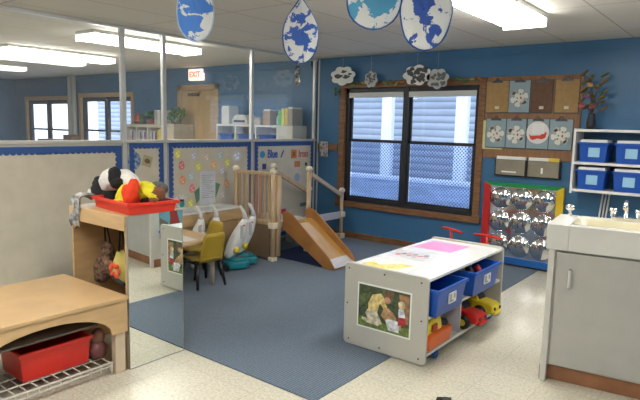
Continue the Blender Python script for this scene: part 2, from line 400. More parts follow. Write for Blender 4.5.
def scallop_board(y0, y1, z0, z1, label, bw=.055, foot=True):
    t = thing('bulletin_board', label, 'bulletin board', (PX+.019, (y0+y1)/2, z0), 0)
    w = (y1-y0)/2; h = z1-z0
    MB().box(0, .006, -w, w, 0, h).build('backing', beige_board, t)
    b = MB()
    def strip(p, q, inn):          # scalloped band from p to q, scallops towards inn (all in (y,z))
        p, q, inn = Vector(p), Vector(q), Vector(inn); L = (q-p).length; n = max(2, round(L/.052)); u = (q-p)/L
        poly = [tuple(p), tuple(q)]
        for k in range(n, 0, -1):
            c = p+u*(L*(k-.5)/n)+inn*bw*.72
            for j in range(5):
                a = PI*(j+.0)/4
                r = L/n/2
                pt_ = c+u*(math.cos(a)*r)+inn*(math.sin(a)*r*.75); poly.append(tuple(pt_))
        # fan as quads between outer and inner edges
        return poly
    e = .0065
    for p, q, inn in (((-w, h), (w, h), (0, -1)), ((-w, 0), (w, 0), (0, 1)), ((-w, 0), (-w, h), (1, 0)), ((w, 0), (w, h), (-1, 0))):
        if inn == (0, 1) and not foot: continue
        poly = strip(p, q, inn)
        b.prism(poly, (e, 0, 0), (0, 1, 0), (0, 0, 1), (.004, 0, 0)); e += .0006
    b.build('scalloped_border', navy, t)
    return t
scallop_board(1.78, 3.132, .04, 1.262, 'beige bulletin board with scalloped blue border behind the wooden locker', .072, False)
scallop_board(3.217, 3.616, .04, 1.283, 'narrow beige bulletin board with blue border between two posts behind the plush toys')
scallop_board(3.685, 4.89, .04, 1.283, 'beige bulletin board with blue border covered in colourful paper eggs')
scallop_board(4.96, 6.10, .04, 1.283, 'beige bulletin board with blue border carrying the words Blue and Iron')
scallop_board(.3, 1.69, .04, 1.262, 'empty beige bulletin board with blue border nearest the left edge', .072, False)

BX = PX+.026     # face of the boards
def egg(y, z, col, label, rx=.033, rz=.045, col2=None):
    t = thing('paper_egg', label, 'paper egg', (BX, y, z), 0, 'paper eggs on the bulletin board')
    rx *= 1.15; rz *= 1.1; col = tuple(c*.78+b_*.28 for c, b_ in zip(col, (.55, .50, .42)))
    n = 16; P = [(rx*math.cos(2*PI*k/n)*(1-.18*math.sin(2*PI*k/n)), rz*math.sin(2*PI*k/n)) for k in range(n)]
    MB().prism(P, (0, 0, 0), (0, 1, 0), (0, 0, 1), (.003, 0, 0)).build('egg_shape', cmat(col, .7), t)
    q = MB(); c2 = col2 or tuple(min(1, c*1.2+.15) for c in col)
    for dy, dz, r in ((-.3, .1, .22), (.25, .35, .18), (.2, -.3, .24), (-.15, -.45, .14)): q.prism(circ(dy*rx*1.2, dz*rz*1.2, r*rx*1.2, 8), (.0031, 0, 0), (0, 1, 0), (0, 0, 1), (.0012, 0, 0))
    q.build('handprint', cmat(c2, .7), t)
for a in [
    (3.80, 1.165, (.72, .68, .05), 'yellow paper egg in the top left corner of the egg board'),
    (4.01, 1.14, (.50, .50, .62), 'pale lavender paper egg, second from left in the top row'),
    (4.20, 1.12, (.60, .46, .42), 'pale pink paper egg in the middle of the top row'),
    (4.39, 1.14, (.36, .52, .60), 'light blue paper egg at the right of the top row'),
    (4.08, 1.02, (.72, .70, .06), 'bright yellow paper egg just above the posted white notice'),
    (3.85, 1.04, (.62, .08, .10), 'red paper egg below the corner yellow egg'),
    (4.30, 1.03, (.78, .42, .14), 'orange and yellow paper egg right of the yellow one above the notice'),
    (4.51, 1.05, (.62, .62, .08), 'small yellow paper egg near the right side of the egg board'),
    (4.43, .96, (.56, .54, .62), 'whitish lavender paper egg right of the notice top'),
    (3.98, .92, (.42, .54, .60), 'pale blue paper egg left of the posted notice'),
    (3.86, .88, (.75, .20, .06), 'orange paper egg on the left of the egg board'),
    (3.99, .78, (.72, .12, .20), 'pink and red flower-like egg left of the notice'),
    (4.50, .80, (.78, .36, .16), 'orange paper egg beside the play gym post'),
    (4.44, .68, (.52, .50, .54), 'grey white paper egg right of the notice bottom'),
    (3.97, .62, (.70, .68, .08), 'yellow paper egg above the toy vacuum on the left'),
]: egg(*a)
egg(4.66, 1.12, (.55, .62, .75), 'large pale blue paper butterfly egg at the right end of the egg board', .06, .055)
# white notice on green backing
t = thing('notice_sheet', 'tall white printed notice over green paper diamonds on the egg board', 'notice', (BX, 4.21, .76))
MB().prism([(-.19, .0), (0, .13), (.19, .06), (.11, -.12), (-.05, -.02), (-.16, -.14)], (0, 0, -.02), (0, 1, 0), (0, 0, 1), (.002, 0, 0)).build('green_backing', cmat((.12, .24, .15)), t)
MB().box(.0021, .004, -.115, .115, -.19, .20).build('sheet', cmat((.62, .64, .68)), t)
q = MB()
for k in range(13): q.box(.0041, .0046, -.085, .085-.03*(k % 3), .15-.021*k, .157-.021*k)
q.build('printed_line', cmat((.35, .36, .42)), t)
# hand print below the tray's right end
t = thing('paper_handprint', 'white paper hand with teal palm mark beside the red tray', 'paper hand', (BX, 3.84, .62))
q = MB(); q.prism(circ(0, 0, .055, 14), (0, 0, 0), (0, 1, 0), (0, 0, 1), (.003, 0, 0))
for a in (-40, -15, 10, 38, 75):
    r = math.radians(a+90); u = Vector((0, math.cos(r), math.sin(r)))
    q.bar(u*.03+Vector((.0015, 0, 0)), u*.105+Vector((.0015, 0, 0)), .022, .003, up=(1, 0, 0))
q.build('hand_shape', cmat((.62, .68, .68)), t)
q = MB(); q.prism(circ(.01, -.005, .034, 12), (.0032, 0, 0), (0, 1, 0), (0, 0, 1), (.002, 0, 0)); q.build('palm_mark', cmat((.05, .32, .30)), t)
# board with words
YZ = (PI/2, 0, PI/2)
t = thing('word_card', 'blue cut-out word Blue with a blue disc and pencil', 'word cut-out', (BX, 5.28, 1.125))
text_mesh('letters', 'Blue', .15, cmat((.03, .10, .42)), (.002, 0, 0), YZ, t, sx=.72)
MB().prism(circ(-.185, .0, .045, 12), (0, 0, 0), (0, 1, 0), (0, 0, 1), (.003, 0, 0)).build('disc', cmat((.04, .25, .50)), t)
MB().bar((.002, .16, -.045), (.002, .21, .045), .018, .004, up=(1, 0, 0)).build('pencil', cmat((.06, .08, .30)), t)
t = thing('word_card', 'salmon cut-out word Iron beside an orange square picture', 'word cut-out', (BX, 5.86, 1.115))
text_mesh('letters', 'Iron', .14, cmat((.55, .14, .11)), (.002, .03, 0), YZ, t, sx=.85)
MB().box(0, .003, -.22, -.11, -.055, .06).build('picture', cmat((.62, .20, .06)), t)
MB().box(.003, .005, -.19, -.14, -.03, .03).build('picture_centre', cmat((.30, .10, .04)), t)
MB().prism(circ(.22, -.005, .03, 10), (0, 0, 0), (0, 1, 0), (0, 0, 1), (.003, 0, 0)).build('brown_dot', cmat((.22, .06, .05)), t)
for (y, z, w, h, c, lab, cat) in (
    (5.77, .98, .11, .08, (.60, .22, .08), 'orange card under the orange square on the word board', 'card'),
    (5.13, .975, .07, .07, (.05, .05, .22), 'dark navy card below the word Blue', 'card'),
    (5.34, .955, .035, .04, (.03, .03, .05), 'tiny black card right of the navy card', 'card'),
    (5.95, .975, .035, .04, (.03, .04, .05), 'tiny black card under the word Iron', 'card'),
    (5.50, .36, .10, .08, (.45, .04, .10), 'crimson card low on the word board behind the slide', 'card'),
    (5.92, .42, .16, .05, (.10, .22, .18), 'green strip card low on the word board', 'card')):
    tag(MB().box(0, .003, -w/2, w/2, -h/2, h/2).build('picture_card', cmat(c)), lab, cat).location = (BX, y, z)
o = MB(); o.prism([(r*math.cos(a), r*math.sin(a)) for a, r in [(2*PI*k/16, .065 if k % 2 else .045) for k in range(16)]], (0, 0, 0), (0, 1, 0), (0, 0, 1), (.003, 0, 0))
o = tag(o.build('paper_flower', cmat((.30, .38, .58))), 'pale blue paper flower in the middle of the word board', 'paper flower'); o.location = (BX, 5.77, .80)
o = thing('paper_disc', 'round patterned blue paper disc beside the thick white post', 'paper disc', (BX, 3.27, 1.11))
MB().prism(circ(0, 0, .075, 20, .09), (0, 0, 0), (0, 1, 0), (0, 0, 1), (.003, 0, 0)).build('disc', mat('patterned_blue', (.05, .10, .26), .6, noise=.6, nscale=40, col2=(.35, .45, .55)), o)
o = thing('animal_picture', 'small tilted brown animal picture on the narrow board', 'picture', (BX, 3.42, 1.10)); o.rotation_euler = (math.radians(-18), 0, 0)
MB().box(0, .003, -.055, .055, -.055, .055).build('picture_sheet', cmat((.42, .36, .22)), o)
MB().prism(circ(.0, .0, .035, 9, .025), (.0031, 0, 0), (0, 1, 0), (0, 0, 1), (.001, 0, 0)).build('animal', cmat((.16, .10, .05)), o)

# ================================================================= CARPET
cp = MB().box(PX+.02, -1.80, 2.287, WY-.015, .0005, .008); tag(cp.build('carpet', M_CARPET, None), 'large blue-grey ribbed carpet covering the play corner', 'carpet')
tag(MB().prism([(-4.40, 4.66), (-3.60, 4.62), (-3.62, 5.20), (-4.40, 5.28)], (0, 0, .009), (1, 0, 0), (0, 1, 0), (0, 0, .012)).build('floor_mat', mat('navy_mat', (.012, .028, .10), .7, noise=.1)), 'dark navy mat lying under the small wooden slide', 'mat')

# ================================================================= CEILING LIGHTS
def light(x, y0, y1, label):
    t = thing('ceiling_light', label, 'ceiling light', (x, (y0+y1)/2, CZ), 0, 'ceiling strip lights'); L = (y1-y0)/2
    MB().box(-.17, .17, -L, L, -.035, -.002).build('housing', whitem, t, .004)
    prof = [(-.155, -.036), (-.165, -.06), (-.145, -.085), (-.09, -.098), (.09, -.098), (.145, -.085), (.165, -.06), (.155, -.036)]
    MB().loft([[(a, y, b) for a, b in prof] for y in (-L+.012, L-.012)], smooth=False).build('diffuser', tube_e, t)
    for y in (-L, L-.012): MB().box(-.17, .17, y, y+.012, -.10, -.035).build('end_cap', mat('end_cap_lit', (1, .97, .9), .5, emis=2.0), t, .003)
light(-1.60, 3.30, 4.62, 'ceiling strip light above the toy shelf in front of the window')
light(-5.53, 3.12, 4.50, 'ceiling strip light just beyond the glass partition')
light(-7.50, 3.15, 4.60, 'ceiling strip light farthest left beyond the glass partition')
light(.3, 3.30, 4.62, 'unseen ceiling strip light above the sink cabinet')  # this and the fixtures below are unseen, added to light the room
for x in (-7.3, -3.5, -1.6, .3): light(x, .0, 1.3, 'ceiling strip light overhead, out of view')
for x in (-5.5, -1.6): light(x, -2.4, -1.1, 'ceiling strip light at the back of the room, out of view')
light(-11, -.2, 1.1, 'ceiling strip light at the far left, out of view')

# exit sign
t = thing('exit_sign', 'glowing white and red exit sign above the far wooden door', 'exit sign', (-7.44, WY-.04, 2.275))
MB().box(-.165, .165, -.03, .038, -.09, .09).build('sign_box', mat('exit_white', (1, .74, .58), .4, emis=1.3), t, .006)
text_mesh('letters', 'EXIT', .13, mat('exit_red', (.9, .10, .05), .4, emis=.9), (0, -.034, 0), (PI/2, 0, 0), t)

# ================================================================= FAR SHELVES BEYOND THE PARTITION
def binbox(name, label, loc, w, d_, h, m, group=None, rz=0, wall=.006, taper=.9, lip=.012, labelplate=None):
    t = thing(name, label, 'bin', loc, rz, group)
    outer = [(-w/2, -d_/2), (w/2, -d_/2), (w/2, d_/2), (-w/2, d_/2)]
    b = MB(); sc = lambda s, z, e=0: [((x*s)+(e if x > 0 else -e), (y*s)+(e if y > 0 else -e), z) for x, y in outer]
    b.loft([sc(taper, 0), sc(1, h-.02), sc(1, h-.02, lip), sc(1, h, lip), sc(1, h, -wall), sc(taper, wall, -wall)], smooth=False)
    b.build('tub', m, t, .003)
    if labelplate:
        MB().box(-w*.13, w*.13, -d_/2*.97-.007, -d_/2*.97, h*.35, h*.72).build('label_card', paper, t)
        q = MB(); q.box(-w*.09, -w*.05, -d_/2*.97-.0085, -d_/2*.97-.007, h*.40, h*.68); q.box(-w*.05, w*.02, -d_/2*.97-.0085, -d_/2*.97-.007, h*.40, h*.45)
        q.box(w*.05, w*.08, -d_/2*.97-.0085, -d_/2*.97-.007, h*.50, h*.66)
        q.build('label_mark', cmat((.30, .30, .34)), t)
    return t
t = thing('cubby_shelf', 'white open cubby shelf with blue bins by the exit door', 'shelf', (-5.85, 5.98, 0))
q = MB(); q.box(-.76, .50, -.15, .15, 1.46, 1.49); q.box(-.76, .50, -.15, .15, 1.0, 1.03); q.box(-.76, .50, .14, .15, .0, 1.47)
for x in (-.76, -.36, .06, .48): q.box(x, x+.025, -.15, .14, 0, 1.46)
q.build('carcass', white, t, .003)
MB().box(.51, .78, -.15, .15, 0, 1.49).build('end_box', offwhite, t, .004)
for k, (x, lab) in enumerate(((-6.41, 'blue bin in the left cubby with a green card'), (-6.01, 'blue bin in the second cubby from the left'), (-5.58, 'blue bin in the right cubby nearest the word board'))):
    binbox('storage_bin', lab + ' of the far white shelf', (x-.0, 5.965, 1.031), .27, .24, .32, blue_bin, 'blue bins in the far shelf')
tag(MB().box(-.004, .004, -.10, .10, 0, .34).build('green_card', cmat((.06, .5, .12))), 'green card stuck behind the left blue bin', 'card').location = (-6.24, 5.95, 1.031)
items = [(-6.47, .16, .20, .27, (.72, .73, .70), 'white upright paper box left on the far shelf top', 'box'),
         (-5.62, .14, .18, .22, (.42, .30, .18), 'tan magazine holder on top of the far shelf', 'magazine holder'),
         (-5.16, .09, .22, .25, (.38, .36, .33), 'grey book box at the right end of the far shelf top', 'book box')]
for x, w, dd, h, c, lab, cat in items:
    t = thing(cat.replace(' ', '_'), lab, cat, (x, 5.98, 1.491))
    MB().box(-w/2, w/2, -dd/2, dd/2, 0, h*.9).build('case', cmat(c), t, .004); MB().box(-w/2+.008, w/2-.008, -dd/2+.008, dd/2-.008, h*.9, h).build('contents', paper, t)
t = thing('machine', 'silver grey laminating machine on the far white shelf', 'machine', (-6.13, 5.97, 1.491))
MB().prism([(-.18, 0), (.16, 0), (.16, .05), (.10, .14), (-.10, .14), (-.17, .08)], (0, -.11, 0), (1, 0, 0), (0, 0, 1), (0, .22, 0)).build('housing', mat('silver_plastic', (.62, .62, .60), .3, noise=.04), t, .01)
MB().box(-.12, .10, -.118, -.108, .03, .06).build('slot', black, t)
t = thing('document_tray', 'low grey tray box behind the post on the far shelf', 'tray', (-5.83, 5.98, 1.491))
MB().box(-.115, .115, -.13, .13, 0, .09).box(-.115, .115, -.13, .13, .095, .105).build('tray_body', cmat((.45, .42, .38)), t, .004)
t = thing('bottle_group', 'clear bottle on the far shelf between holder and books', 'bottle', (-5.45, 5.97, 1.491)); t.name = 'glass_bottle'
MB().lathe([(.035, 0), (.038, .01), (.038, .10), (.015, .14), (.013, .17)], n=14).build('body', mat('pale_bottle', (.55, .60, .66), .2, noise=.05), t)
MB().lathe([(.016, .17), (.016, .195)], n=10).build('cap', white, t)
for k, (x, c, h, lab) in enumerate(((-5.36, (.05, .50, .10), .20, 'green book standing left of the yellow book on the far shelf'), (-5.30, (.80, .70, .02), .23, 'thick bright yellow book on the far shelf'), (-5.235, (.72, .60, .05), .24, 'amber yellow book right of the bright yellow one'))):
    t = thing('book', lab, 'book', (x, 5.97, 1.491), 0, 'books on the far shelf')
    MB().box(-.026, .026, -.09, .09, 0, h).build('cover', cmat(c, .4), t, .003); MB().box(-.022, .022, -.085, .0915, .004, h-.006).build('pages', paper, t)
# left far shelf with binders
t = thing('binder_shelf', 'cream open shelf holding ring binders left of the exit door', 'shelf', (-8.50, 5.99, 0))
q = MB(); q.box(-.55, .50, -.15, .15, 1.40, 1.45); q.box(-.55, .50, -.15, .15, .98, 1.01); q.box(-.55, .50, .13, .15, 0, 1.4)
for x in (-.55, -.23, .10, .46): q.box(x, x+.03, -.15, .13, 0, 1.40)
q.build('carcass', cmat((.58, .54, .44), .4), t, .003)
for x, c, lab in ((-8.86, (.60, .60, .64), 'white ring binder with purple spine in the left bay'), (-8.62, (.50, .54, .56), 'pale grey ring binder in the middle bay, left'), (-8.50, (.62, .62, .66), 'white ring binder in the middle bay, right'), (-8.28, (.42, .50, .52), 'grey green ring binder in the right bay'), (-8.19, (.60, .56, .62), 'pale ring binder beside the grey green one')):
    b = thing('ring_binder', lab, 'binder', (x, 5.96, 1.011), 0, 'binders in the cream shelf')
    MB().box(-.036, .036, -.12, .12, 0, .33).build('cover', cmat(c, .5), b, .004); MB().box(.02, .040, -.122, -.11, .02, .31).build('spine_strip', cmat((.16, .06, .16)), b)
b = thing('yellow_poster', 'yellow paper figure taped to the right end of the cream shelf', 'paper figure', (-8.03, 5.835, 1.25)); MB().box(-.06, .07, -.003, 0, -.20, .12).build('sheet', cmat((.62, .52, .08)), b)
MB().box(-.02, .05, -.006, -.003, -.16, -.05).build('lower_patch', paper, b)
b = thing('flower_ball', 'red round ornament with green leaves on the cream shelf', 'ornament', (-8.82, 5.97, 1.451))
MB().ell((0, 0, .10), (.085, .07, .095), cmat((.45, .05, .04))).build('bloom', None, b)
MB().ell((-.07, 0, .04), (.05, .05, .04), leafg, bump=.2).ell((.09, 0, .09), (.05, .05, .08), leafg, bump=.2).build('foliage', None, b)
b = thing('potted_plant', 'dark green leafy plant in a small pot on the cream shelf', 'plant', (-8.52, 6.0, 1.451))
MB().lathe([(.05, 0), (.065, .09)], n=12).build('pot', cmat((.3, .12, .06)), b)
q = MB()
for k in range(14): q.ell((random.uniform(-.08, .08), random.uniform(-.05, .05), random.uniform(.10, .22)), (.035, .03, .02), None, (random.random(), random.random(), 0), 8)
q.build('foliage', leafg, b)
for x, c, h in ((-8.18, (.40, .42, .38), 'grey'), (-8.10, (.62, .62, .60), 'white')):
    b = thing('file_box', h+' upright file box near the end of the cream shelf top', 'file box', (x, 5.98, 1.451))
    MB().box(-.035, .035, -.12, .12, 0, .23).build('case', cmat(c), b, .003); MB().box(-.03, .03, -.115, .115, .23, .24).build('papers', paper, b)
b = thing('book_stack', 'reddish folder lying flat on the cream shelf', 'folder', (-8.31, 5.97, 1.451)); b.name = 'folder'
MB().box(-.10, .085, -.11, .11, 0, .035).build('cover', cmat((.30, .07, .06)), b, .003)
b = thing('low_cabinet', 'beige cabinet standing just left of the exit door frame', 'cabinet', (-7.80, 5.92, 0)); b.location.x = -7.66
MB().box(-.17, .16, -.2, .2, 0, 1.47).build('body', cmat((.46, .41, .33)), b, .006); MB().box(-.15, .14, -.205, -.2, .1, 1.40).build('door', cmat((.50, .45, .36)), b, .003)
b = thing('potted_plant', 'bushy green plant on the beige cabinet near the door', 'plant', (-7.66, 5.9, 1.471))
MB().lathe([(.06, 0), (.08, .08)], n=12).build('pot', cmat((.10, .10, .12)), b)
q = MB()
for k in range(26): q.ell((random.uniform(-.13, .13), random.uniform(-.08, .08), random.uniform(.08, .24)), (.05, .035, .025), None, (random.random()*2, random.random()*2, 0), 8)
q.build('foliage', leafg, b)
b = thing('side_table', 'low wooden table under the far left window', 'table', (-10.95, 5.8, 0))
MB().box(-.8, .35, -.25, .25, 1.06, 1.10).build('tabletop', wood, b, .005)
for sx, sy in ((-.75, -.2), (.3, -.2), (-.75, .2), (.3, .2)): MB().box(sx-.02, sx+.02, sy-.02, sy+.02, 0, 1.06).build('leg', wood, b)
b = thing('wooden_box', 'brown wooden box on the low table under the far windows', 'box', (-10.75, 5.75, 1.101)); MB().box(-.15, .15, -.1, .1, 0, .09).build('case', wood, b, .004); MB().box(-.155, .155, -.105, .105, .09, .105).build('lid', wood, b, .003)

# ================================================================= LOCKER, MIRROR, BENCH
LX0, LX1, LY0, LY1, LZ = -3.54, -2.912, 1.87, 2.27, .945
t = thing('coat_locker', 'tan wooden coat locker with a full-height side mirror', 'locker', (LX0, LY0, 0))
o_ = (LX0, LY0, 0)
MB().box(LX0, LX0+.02, LY0, LY1, .001, LZ-.018).build('side_panel', tan_in, t, .002, off=o_)
MB().box(LX1-.02, LX1, LY0, LY1, .001, LZ-.018).build('side_panel', tan_in, t, .002, off=o_)
MB().box(LX0+.02, LX1-.02, LY1-.012, LY1, .001, LZ-.018).build('back_panel', tan_in, t, 0, off=o_)
MB().box(LX0, LX1, LY0, LY1, LZ-.018, LZ).build('top', tan, t, .002, off=o_)
MB().box(LX0+.001, LX1-.001, LY0-.014, LY0, LZ-.09, LZ).build('fascia', tan, t, .003, off=o_)
q = MB(); q.tube([(-3.385, 2.065, .926), (-3.385, 2.065, .83), (-3.385, 2.04, .81), (-3.385, 2.02, .83)], .007); q.tube([(-3.17, 2.035, .926), (-3.17, 2.035, .83), (-3.17, 2.01, .81), (-3.17, 1.99, .83)], .007)
q.build('coat_hook', black, t, off=o_)
m_ = MB().box(-2.905, -2.900, 1.872, 2.268, .006, .943).build('mirror_panel', mirror, t, 0, off=o_)
q = MB(); q.box(-2.909, -2.8985, 2.268, 2.272, .004, .944); q.box(-2.909, -2.8985, 1.868, 1.872, .004, .944); q.box(-2.909, -2.8985, 1.872, 2.268, .002, .006)
q.build('mirror_edge', mat('mirror_edge_metal', (.34, .36, .34), .3, .5, noise=.04), t, 0, off=o_)

# bench in front of the locker
t = thing('shoe_bench', 'tan wooden bench with an arched opening in front of the locker', 'bench', (-2.885, 1.850, 0))
du = Vector((0, -1, 0)); dv = Vector((-1, 0, 0))   # along the arched face / into the bench
O = Vector((-2.885, 1.850, 0)); BL = 1.15
top = [(-2.872, 1.853), (-2.872, 1.853-BL), (-3.62, 1.853-BL), (-3.62, 1.853)]
MB().prism(top, (0, 0, .453), (1, 0, 0), (0, 1, 0), (0, 0, .02)).build('bench_top', tan, t, .003, off=O)
arc = [(0, .452), (0, .255), (.10, .255)]
for k in range(0, 15):
    a = PI*(1-k/14); arc.append((.47+.365*math.cos(a), .27+.135*math.sin(a)))
arc += [(1.0, .255), (1.1, .255), (1.1, .452)]
MB().prism(arc, O, du, (0, 0, 1), dv*.02).build('arched_apron', tan, t, .002, off=O)
for u in (.004, 1.03):
    for v in (.001, .62):
        p = O+du*u+dv*v
        MB().prism([(0, 0), (.065, 0), (.065, .30), (0, .30)], p+dv*(.022 if v < .1 else 0)+Vector((0, 0, .001)), du, (0, 0, 1), dv*.045).build('leg', tanedge, t, .003, off=O)
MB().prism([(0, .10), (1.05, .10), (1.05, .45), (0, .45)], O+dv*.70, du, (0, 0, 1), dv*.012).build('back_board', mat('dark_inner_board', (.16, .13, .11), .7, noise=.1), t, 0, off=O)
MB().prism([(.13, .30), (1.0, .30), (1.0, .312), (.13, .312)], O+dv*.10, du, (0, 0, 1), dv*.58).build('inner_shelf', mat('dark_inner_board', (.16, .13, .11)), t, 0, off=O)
# wire rack under the bench
t = thing('wire_rack', 'white wire rack on the floor under the bench', 'rack', tuple(O))
q = MB(); zz = .080
for v in (.03, .035): q.tube([O+du*.085+dv*v+Vector((0, 0, zz-.0 if v == .03 else .06)), O+du*1.02+dv*v+Vector((0, 0, zz if v == .03 else .035))], .006, 6)
for k in range(16): q.tube([O+du*(.10+.06*k)+dv*.035+Vector((0, 0, .035)), O+du*(.10+.06*k)+dv*.03+Vector((0, 0, zz)), O+du*(.10+.06*k)+dv*.36+Vector((0, 0, zz))], .004, 6)
for v in (.14, .25, .36): q.tube([O+du*.085+dv*v+Vector((0, 0, zz-.004)), O+du*1.02+dv*v+Vector((0, 0, zz-.004))], .005, 6)
q.build('wire_shelf', mat('white_wire', (.66, .62, .55), .4, noise=.03), t, off=O)
for u in (.09, 1.01):
    for v in (.035, .36): MB().tube([O+du*u+dv*v+Vector((0, 0, .001)), O+du*u+dv*v+Vector((0, 0, zz))], .006, 6).build('foot', mat('white_wire', (.66, .62, .55)), t, off=O)
ang = math.atan2(du.y, du.x)
p = O+du*.37+dv*.25
t = binbox('storage_bin', 'red plastic bin on the wire rack under the bench', (p.x, p.y, .087), .40, .26, .165, red, rz=ang+0, taper=.93)
MB().box(-.09, .09, -.140, -.131, .095, .14).build('label_holder', mat('frosted_plastic', (.62, .25, .25), .3, noise=.04), t, .004)
p = O+du*.115+dv*.14
t = thing('rag_doll', 'small brown doll with a pale face under the bench beside the leg', 'doll', (p.x, p.y, .088), ang)
MB().ell((0, 0, .135), (.042, .042, .048), cmat((.22, .10, .06))).build('head', None, t); MB().ell((.0, -.030, .132), (.03, .018, .033), cmat((.55, .42, .36))).build('face', None, t)
MB().ell((0, .0, .05), (.055, .05, .06), cmat((.16, .05, .05)), bump=.1).build('body', None, t)
MB().ell((-.013, -.049, .14), (.005, .003, .006), black, n=8).ell((.013, -.049, .14), (.005, .003, .006), black, n=8).build('eye', None, t)

# hanging bags
leop = mat('leopard_fabric', (.035, .022, .018), .8, noise=.5, nscale=42, col2=(.30, .17, .10))
t = thing('leopard_bag', 'leopard-print fabric bag hanging inside the coat locker', 'bag', (-3.40, 2.05, .41))
def sack(w, dp, h, sl=0):
    R = []
    for k in range(9):
        f = k/8; z = h*f; ww = w*(.62+.55*math.sin(PI*min(1, f*1.02)**.8)*.8-.25*f)
        R.append([(ww*math.cos(a)+sl*(1-f), dp*math.sin(a)*(.5+.6*math.sin(PI*(.15+.8*f))), z+.006*math.sin(3*a+k)) for a in [2*PI*j/14 for j in range(14)]])
    return MB().loft(R)
q = sack(.095, .055, .25, -.10); q.ell((.0, -.01, .235), (.055, .04, .055), None); q.build('pouch', leop, t)
MB().tube([(-.035, 0, .25), (-.012, -.02, .405), (.012, -.02, .405), (.03, 0, .25)], .006, 6).build('strap', black, t)
MB().ell((.09, -.02, .10), (.13, .035, .04), None, (0, .55, 0)).build('lower_flap', leop, t)
t = thing('yellow_bag', 'pale yellow bag with a red print hanging at the locker side', 'bag', (-3.16, 2.00, .475))
sack(.10, .05, .20).build('pouch', mat('yellow_green_fabric', (.52, .44, .12), .8, noise=.12), t)
MB().tube([(-.04, .0, .19), (-.02, .0, .34), (.0, .0, .34), (.03, .0, .19)], .006, 6).build('strap', black, t)
q = MB()
for a in range(6): q.ell((.045*math.cos(a), -.058, .085+.035*math.sin(a)), (.016, .006, .026), None, (0, a, 0), 8)
q.build('red_print', cmat((.75, .08, .03)), t)
MB().ell((-.01, -.03, .035), (.09, .035, .02), None, (0, .5, 0)).build('black_base', cmat((.02, .02, .02)), t)

# red tray on the locker with its plush toys
t = binbox('toy_tray', 'shallow bright red tray full of plush toys on top of the locker', (-3.125, 2.072, .946), .475, .315, .072, redtray, rz=math.radians(-6.5), taper=.96, lip=.016)
plb = mat('black_plush', (.010, .010, .011), .95, noise=.2, nscale=50, bump=.6, bscale=90)
plw = mat('white_plush', (.66, .65, .62), .95, noise=.08, nscale=30, bump=.6, bscale=90)
ply = mat('yellow_plush', (.66, .60, .02), .9, noise=.1, nscale=30, bump=.5, bscale=90)
plr = mat('red_plush', (.75, .050, .012), .9, noise=.08, nscale=30, bump=.5, bscale=90)
plo = mat('brown_plush', (.19, .065, .028), .9, noise=.2, nscale=30, bump=.5, bscale=90)
def plush(name, label, loc, parts, sub=1):
    t = thing(name, label, 'plush toy', loc)
    for pn, m, els in parts:
        q = MB()
        for c, r, *ro in els: q.ell(c, r, None, ro[0] if ro else None, 18, .07)
        q.build(pn, m, t)
    return t
plush('plush_dog', 'black and white plush dog lying at the left end of the red tray', (-3.34, 2.06, .965), [
    ('body', plb, [((-.115, 0, .07), (.10, .08, .085), (0, .25, 0)), ((-.15, .0, .115), (.06, .055, .05)), ((-.05, .0, .05), (.08, .06, .06))]),
    ('white_belly', plw, [((-.015, -.01, .145), (.10, .065, .075), (0, -.35, 0)), ((.12, .03, .16), (.10, .06, .05), (0, .45, 0)), ((.19, .03, .12), (.05, .05, .035))]),
    ('ear', plb, [((.085, -.04, .175), (.042, .045, .07), (0, -.15, 0)), ((.115, -.045, .145), (.04, .04, .035))]),
    ('snout', plw, [((-.16, -.07, .055), (.015, .02, .028), (0, -.5, 0))])])
plush('plush_parrot', 'yellow and red plush bird in the middle of the red tray', (-3.055, 2.03, .965), [
    ('body', ply, [((-.08, -.0, .055), (.085, .07, .085), (0, .5, 0)), ((-.12, -.03, .02), (.06, .05, .03)), ((.02, .04, .10), (.11, .06, .06), (0, .1, 0))]),
    ('neck', ply, [((.115, .03, .115), (.085, .05, .035), (0, .55, 0))]),
    ('wing', plr, [((.055, -.06, .085), (.042, .04, .09), (0, .25, 0)), ((.02, -.04, .055), (.05, .05, .06))]),
    ('crest', plr, [((.055, -.045, .145), (.035, .035, .045), (0, .3, 0)), ((-.015, -.045, .095), (.035, .035, .05), (0, -.3, 0))]),
    ('beak', orange, [((-.03, -.085, .02), (.025, .025, .03))]),
    ('foot', cmat((.55, .10, .03), .8), [((-.065, -.085, .012), (.022, .022, .02)), ((-.01, -.09, .03), (.018, .02, .018))]),
    ('tail_tip', ply, [((-.045, -.088, .04), (.018, .018, .016))])])
plush('plush_mitt', 'brown and black stuffed mitt hanging over the right end of the tray', (-2.925, 2.085, 1.0), [
    ('palm', plo, [((.01, 0, .055), (.055, .06, .045), (0, -.5, .3))]), ('cuff', plb, [((-.05, -.02, .01), (.04, .05, .03), (0, -.5, 0)), ((-.005, -.055, .03), (.045, .012, .012), (0, -.6, 0))]), ('thumb', plo, [((.03, -.035, .03), (.028, .028, .032))])])
t = thing('grey_plush', 'dark grey round plush peeking out behind the yellow bird', 'plush toy', (-3.02, 2.17, .965))
MB().ell((.01, 0, .115), (.08, .05, .045), mat('grey_plush_fur', (.10, .10, .10), .9, noise=.2, nscale=40)).build('back', None, t); MB().ell((0, 0, .06), (.06, .045, .06), mat('grey_plush_fur', (.10, .10, .10))).build('body', None, t)
